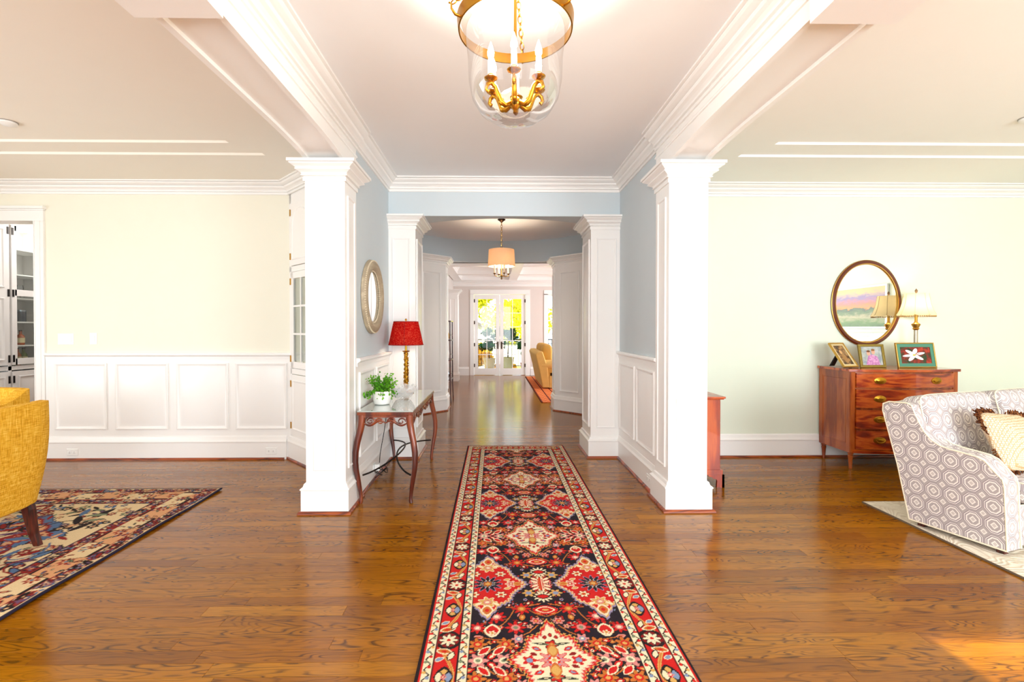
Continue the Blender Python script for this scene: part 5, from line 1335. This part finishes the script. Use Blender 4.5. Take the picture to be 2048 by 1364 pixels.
for i in range(2):
    cx = AW + (W - 2 * AW) * (.25 + .5 * i); cw = (W - 2 * AW) / 2
    b = B(); cushion(b, (cx, -.33, .385), cw, .50, .175, .35, .2); s_ = b.obj('seat_cushion', LAT, A, 50, uv=True)
    B().tube([(cx + cw / 2 * .985 * spow(cos(q), .2), -.33 + .25 * .985 * spow(sin(q), .2), .44) for q in np.linspace(0, 2 * pi, 50)[:-1]], .005, 5, closed=True).obj('piping', PIPE, s_, 60)
    rm = Matrix.Rotation(radians(77), 4, 'X')
    b = B(); cushion(b, (cx + (-.10 if i == 0 else .0), -.045, .70), cw + (.08 if i == 0 else -.1), .46, .22, .4, .22, rot=rm); s_ = b.obj('back_cushion', LAT, A, 50, uv=True)
    B().tube([Vector((cx + (-.10 if i == 0 else 0), -.045, .70)) + rm @ Vector(((cw + (.08 if i == 0 else -.1)) / 2 * .99 * spow(cos(q), .22), .23 * .99 * spow(sin(q), .22), .05)) for q in np.linspace(0, 2 * pi, 60)[:-1]], .005, 5, closed=True).obj('piping', PIPE, s_, 60)
for x in (.06, W - .06):
    for y in (-.05, -.48): B().box(x - .02, x + .02, y - .02, y + .02, 0, .04).obj('foot', LEGDARK, A)
k = NT('honeycomb_silk'); hv = k.add('TexVoronoi', feature='DISTANCE_TO_EDGE'); hv.inputs['Scale'].default_value = 78; hv.inputs['Randomness'].default_value = .25; k.t.links.new(k.coord('Object'), hv.inputs['Vector'])
HON = k.bsdf(k.ramp(hv.outputs[0], [(0, lin('#b89468')), (.10, lin('#c2a078')), (.16, lin('#eadcc0'))]), .55, 0, .4)
k = NT('brown_fringe'); n = k.noise(k.coord('Object'), 90, 3); FRG = k.bsdf(k.ramp(n, [(.35, lin('#2e160c')), (.55, lin('#6a3a20')), (.7, lin('#a87848'))]), .9, 0, .1, bump=n, bstr=1, bdist=.01)
PL = thing('throw_pillow', 'cream honeycomb pillow with brown fringe on the loveseat', 'pillow', (3.46, 3.11, .665), radians(14))
pm = Matrix.Rotation(radians(64), 4, 'X') @ Matrix.Rotation(radians(-6), 4, 'Z')
b = B(); cushion(b, (0, 0, 0), .40, .38, .17, .8, .35, 40, 16, rot=pm, pinch=.10); b.obj('cover', HON, PL, 60)
def per(q, e=.0): return pm @ Vector(((.205 + e) * spow(cos(q), .35) * (1 + .08 * (abs(cos(q) * sin(q)) * 2) ** 3), (.195 + e) * spow(sin(q), .35) * (1 + .08 * (abs(cos(q) * sin(q)) * 2) ** 3), 0))
b = B(); g4 = random.Random(8)
for j in range(420):
    q = 2 * pi * g4.random(); p = per(q, -.008); d = p.normalized() * (.026 + .012 * g4.random()) + Vector((g4.gauss(0, .008), g4.gauss(0, .008), g4.gauss(0, .008)))
    b.tube([p, p + d * .5, p + d], [.0045, .005, .0035], 4)
b.obj('fringe', FRG, PL, kind='stuff')

# ------------------------------------------------------------------ living room fireplace with painting (seen in the oval mirror)
k = NT('marsh_painting'); sp = k.add('SeparateXYZ'); k.t.links.new(k.coord('Object'), sp.inputs[0])
nz = k.noise(k.coord('Object', (1, 3, 9)), 1.5, 4, .6, .6); hz = k.math('ADD', k.math('MULTIPLY', sp.outputs[2], 1.35), k.math('MULTIPLY', k.math('SUBTRACT', nz, .5), .35))
PAINT = k.bsdf(k.ramp(hz, [(.0, lin('#3c5a16')), (.16, lin('#587a2a')), (.30, lin('#a8a078')), (.40, lin('#5e7440')), (.50, lin('#44563a')), (.54, lin('#d88a30')), (.64, lin('#cc7a62')), (.78, lin('#8a7aa4')), (.95, lin('#d8b880'))]), .5)
t = thing('painting', 'marsh sunset landscape painting over the fireplace', 'painting', (6.99, 1.25, 1.42))
B().box(-.02, -.004, -.78, .78, .03, .77).obj('canvas', PAINT, t)
B().box(-.035, 0, -.82, .82, 0, .035).box(-.035, 0, -.82, .82, .765, .80).box(-.035, 0, -.82, -.78, .03, .77).box(-.035, 0, .78, .82, .03, .77).obj('frame', WHITE, t, bevel=.004)
t = thing('fireplace', 'white mantel fireplace on the living room wall', 'fireplace', (6.99, 1.25, 0))
B().box(-.26, 0, -1.1, 1.1, 1.28, 1.34).box(-.20, 0, -1.05, 1.05, 1.22, 1.28).obj('mantel_shelf', WHITE, t, bevel=.006)
B().box(-.15, 0, -1.0, -.65, 0, 1.22).box(-.15, 0, .65, 1.0, 0, 1.22).box(-.15, 0, -.65, .65, .90, 1.22).obj('surround', WHITE, t, bevel=.004)
B().box(-.02, 0, -.65, .65, 0, .90).obj('firebox', IRON, t)

# ------------------------------------------------------------------ family room furniture
YS = plain('yellow_slipcover', '#d9b264', .9, var=.1, nscale=12); YS2 = plain('yellow_cushion', '#c79a48', .9, var=.1, nscale=12)
F_ = thing('slipcovered_sofa', 'yellow slipcovered sofa with rolled arms on the orange rug', 'sofa', (1.13, 11.1, .0125))
# back towards -x, seat towards +x, length along y
B().rings([[(x, y, z) for x, z in ((.0, .02), (-.08, .45), (-.17, .80), (-.13, .86), (.0, .87), (.12, .50), (.16, .02))] for y in (-.02, 1.0, 2.02)]).obj('back', YS, F_, 45, bevel=.02)
B().box(.15, .92, .0, 2.0, .02, .40).obj('seat_base', YS2, F_, bevel=.03)
for y in (0.0, 1.80):
    B().box(.08, .90, y, y + .20, .02, .52).obj('arm_skirt', YS2, F_, bevel=.015)
    B().tube([(-.02, y + .10, .54), (.5, y + .10, .55), (.92, y + .10, .54)], [.125, .13, .125], 18).obj('rolled_arm', YS, F_, 50)
    B().rings([[(.16 + .2 * q - .012 * (q % 2), y - .012 + .01 * (q % 2), z) for z in (.02, .30)] for q in range(5)], closed=False, caps=False).obj('skirt_pleat', YS, F_)
for i in range(3):
    b = B(); cushion(b, (.58, .43 + .57 * i, .46), .68, .56, .17, .4, .25); b.obj('seat_cushion', YS2, F_, 50)
    b = B(); cushion(b, (.13, .43 + .57 * i, .80), .26, .54, .46, .6, .4); b.obj('back_cushion', YS2, F_, 50)
E_ = thing('shelf_stand', 'narrow dark wood shelf stand beside the far angled pier', 'shelf', (-1.02, 9.36, 0))
for sx in (-1, 1):
    for sy in (-1, 1):
        B().tube([(sx * .19, sy * .25, 0), (sx * .185, sy * .25, .10), (sx * .175, sy * .25, .3), (sx * .17, sy * .25, 1.55 if sx > 0 else 1.95)], [.016, .012, .014, .012], 8).obj('upright', LEGDARK, E_, 50)
for z in (.42, .80, 1.18, 1.55): B().box(-.19, .19, -.27, .27, z, z + .022).obj('shelf', LEGDARK, E_, bevel=.003)
for z in (.47, .85, 1.23): B().tube([(.17, -.25, z + .05), (.17, 0, z + .07), (.17, .25, z + .05)], .006, 6).obj('gallery_rail', LEGDARK, E_, 50)
def vase(loc, m, label, h, r, name='vase'):
    t = thing(name, label, name, loc)
    B().lathe([(r * .5, 0), (r * .9, h * .2), (r, h * .45), (r * .5, h * .78), (r * .42, h * .9), (r * .55, h), (r * .4, h - .005)], 18).obj('body', m, t, 50)
    B().lathe([(r * .52, 0), (r * .52, .006)], 16).obj('foot_ring', m, t)
vase((-.93, 9.20, .823), plain('white_porcelain', '#e6e2da', .3), 'white porcelain vase on the dark shelf stand', .24, .07)
vase((-.93, 9.24, 1.203), plain('gold_luster', '#b08440', .3, .6), 'gold vase on the upper shelf of the dark stand', .20, .07)
vase((-.95, 9.22, .443), plain('dark_glaze', '#2c2420', .2), 'dark glazed jar on the lowest shelf of the stand', .24, .09)
vase((-.98, 9.30, 1.573), plain('grey_porcelain', '#c8c4bc', .3), 'grey vase on top of the dark shelf stand', .28, .06)
HC = thing('bookcase_end', 'white built-in bookcase end with small capital in the family room', 'bookcase', (-1.1, 12.95, 0))
B().box(-.145, .11, -.15, .30, .1, 2.36).obj('body', WHITE, HC)
B().sweep([(-.145, -.15), (.11, -.15), (.11, .30)], at(BASEP, 0, .9), -1).obj('base', WHITE, HC)
B().sweep([(-.145, -.15), (.11, -.15), (.11, .30)], at(CAPP, 2.34, .9), -1).obj('capital', WHITE, HC)
B().panel((-.02, -.15, 1.32), (1, 0, 0), (0, -1, 0), .15, 1.8, PTHIN).obj('panel', WHITE, HC, 30)
B().panel((.11, .07, 1.32), (0, 1, 0), (1, 0, 0), .30, 1.8, PTHIN).obj('panel', WHITE, HC, 30)
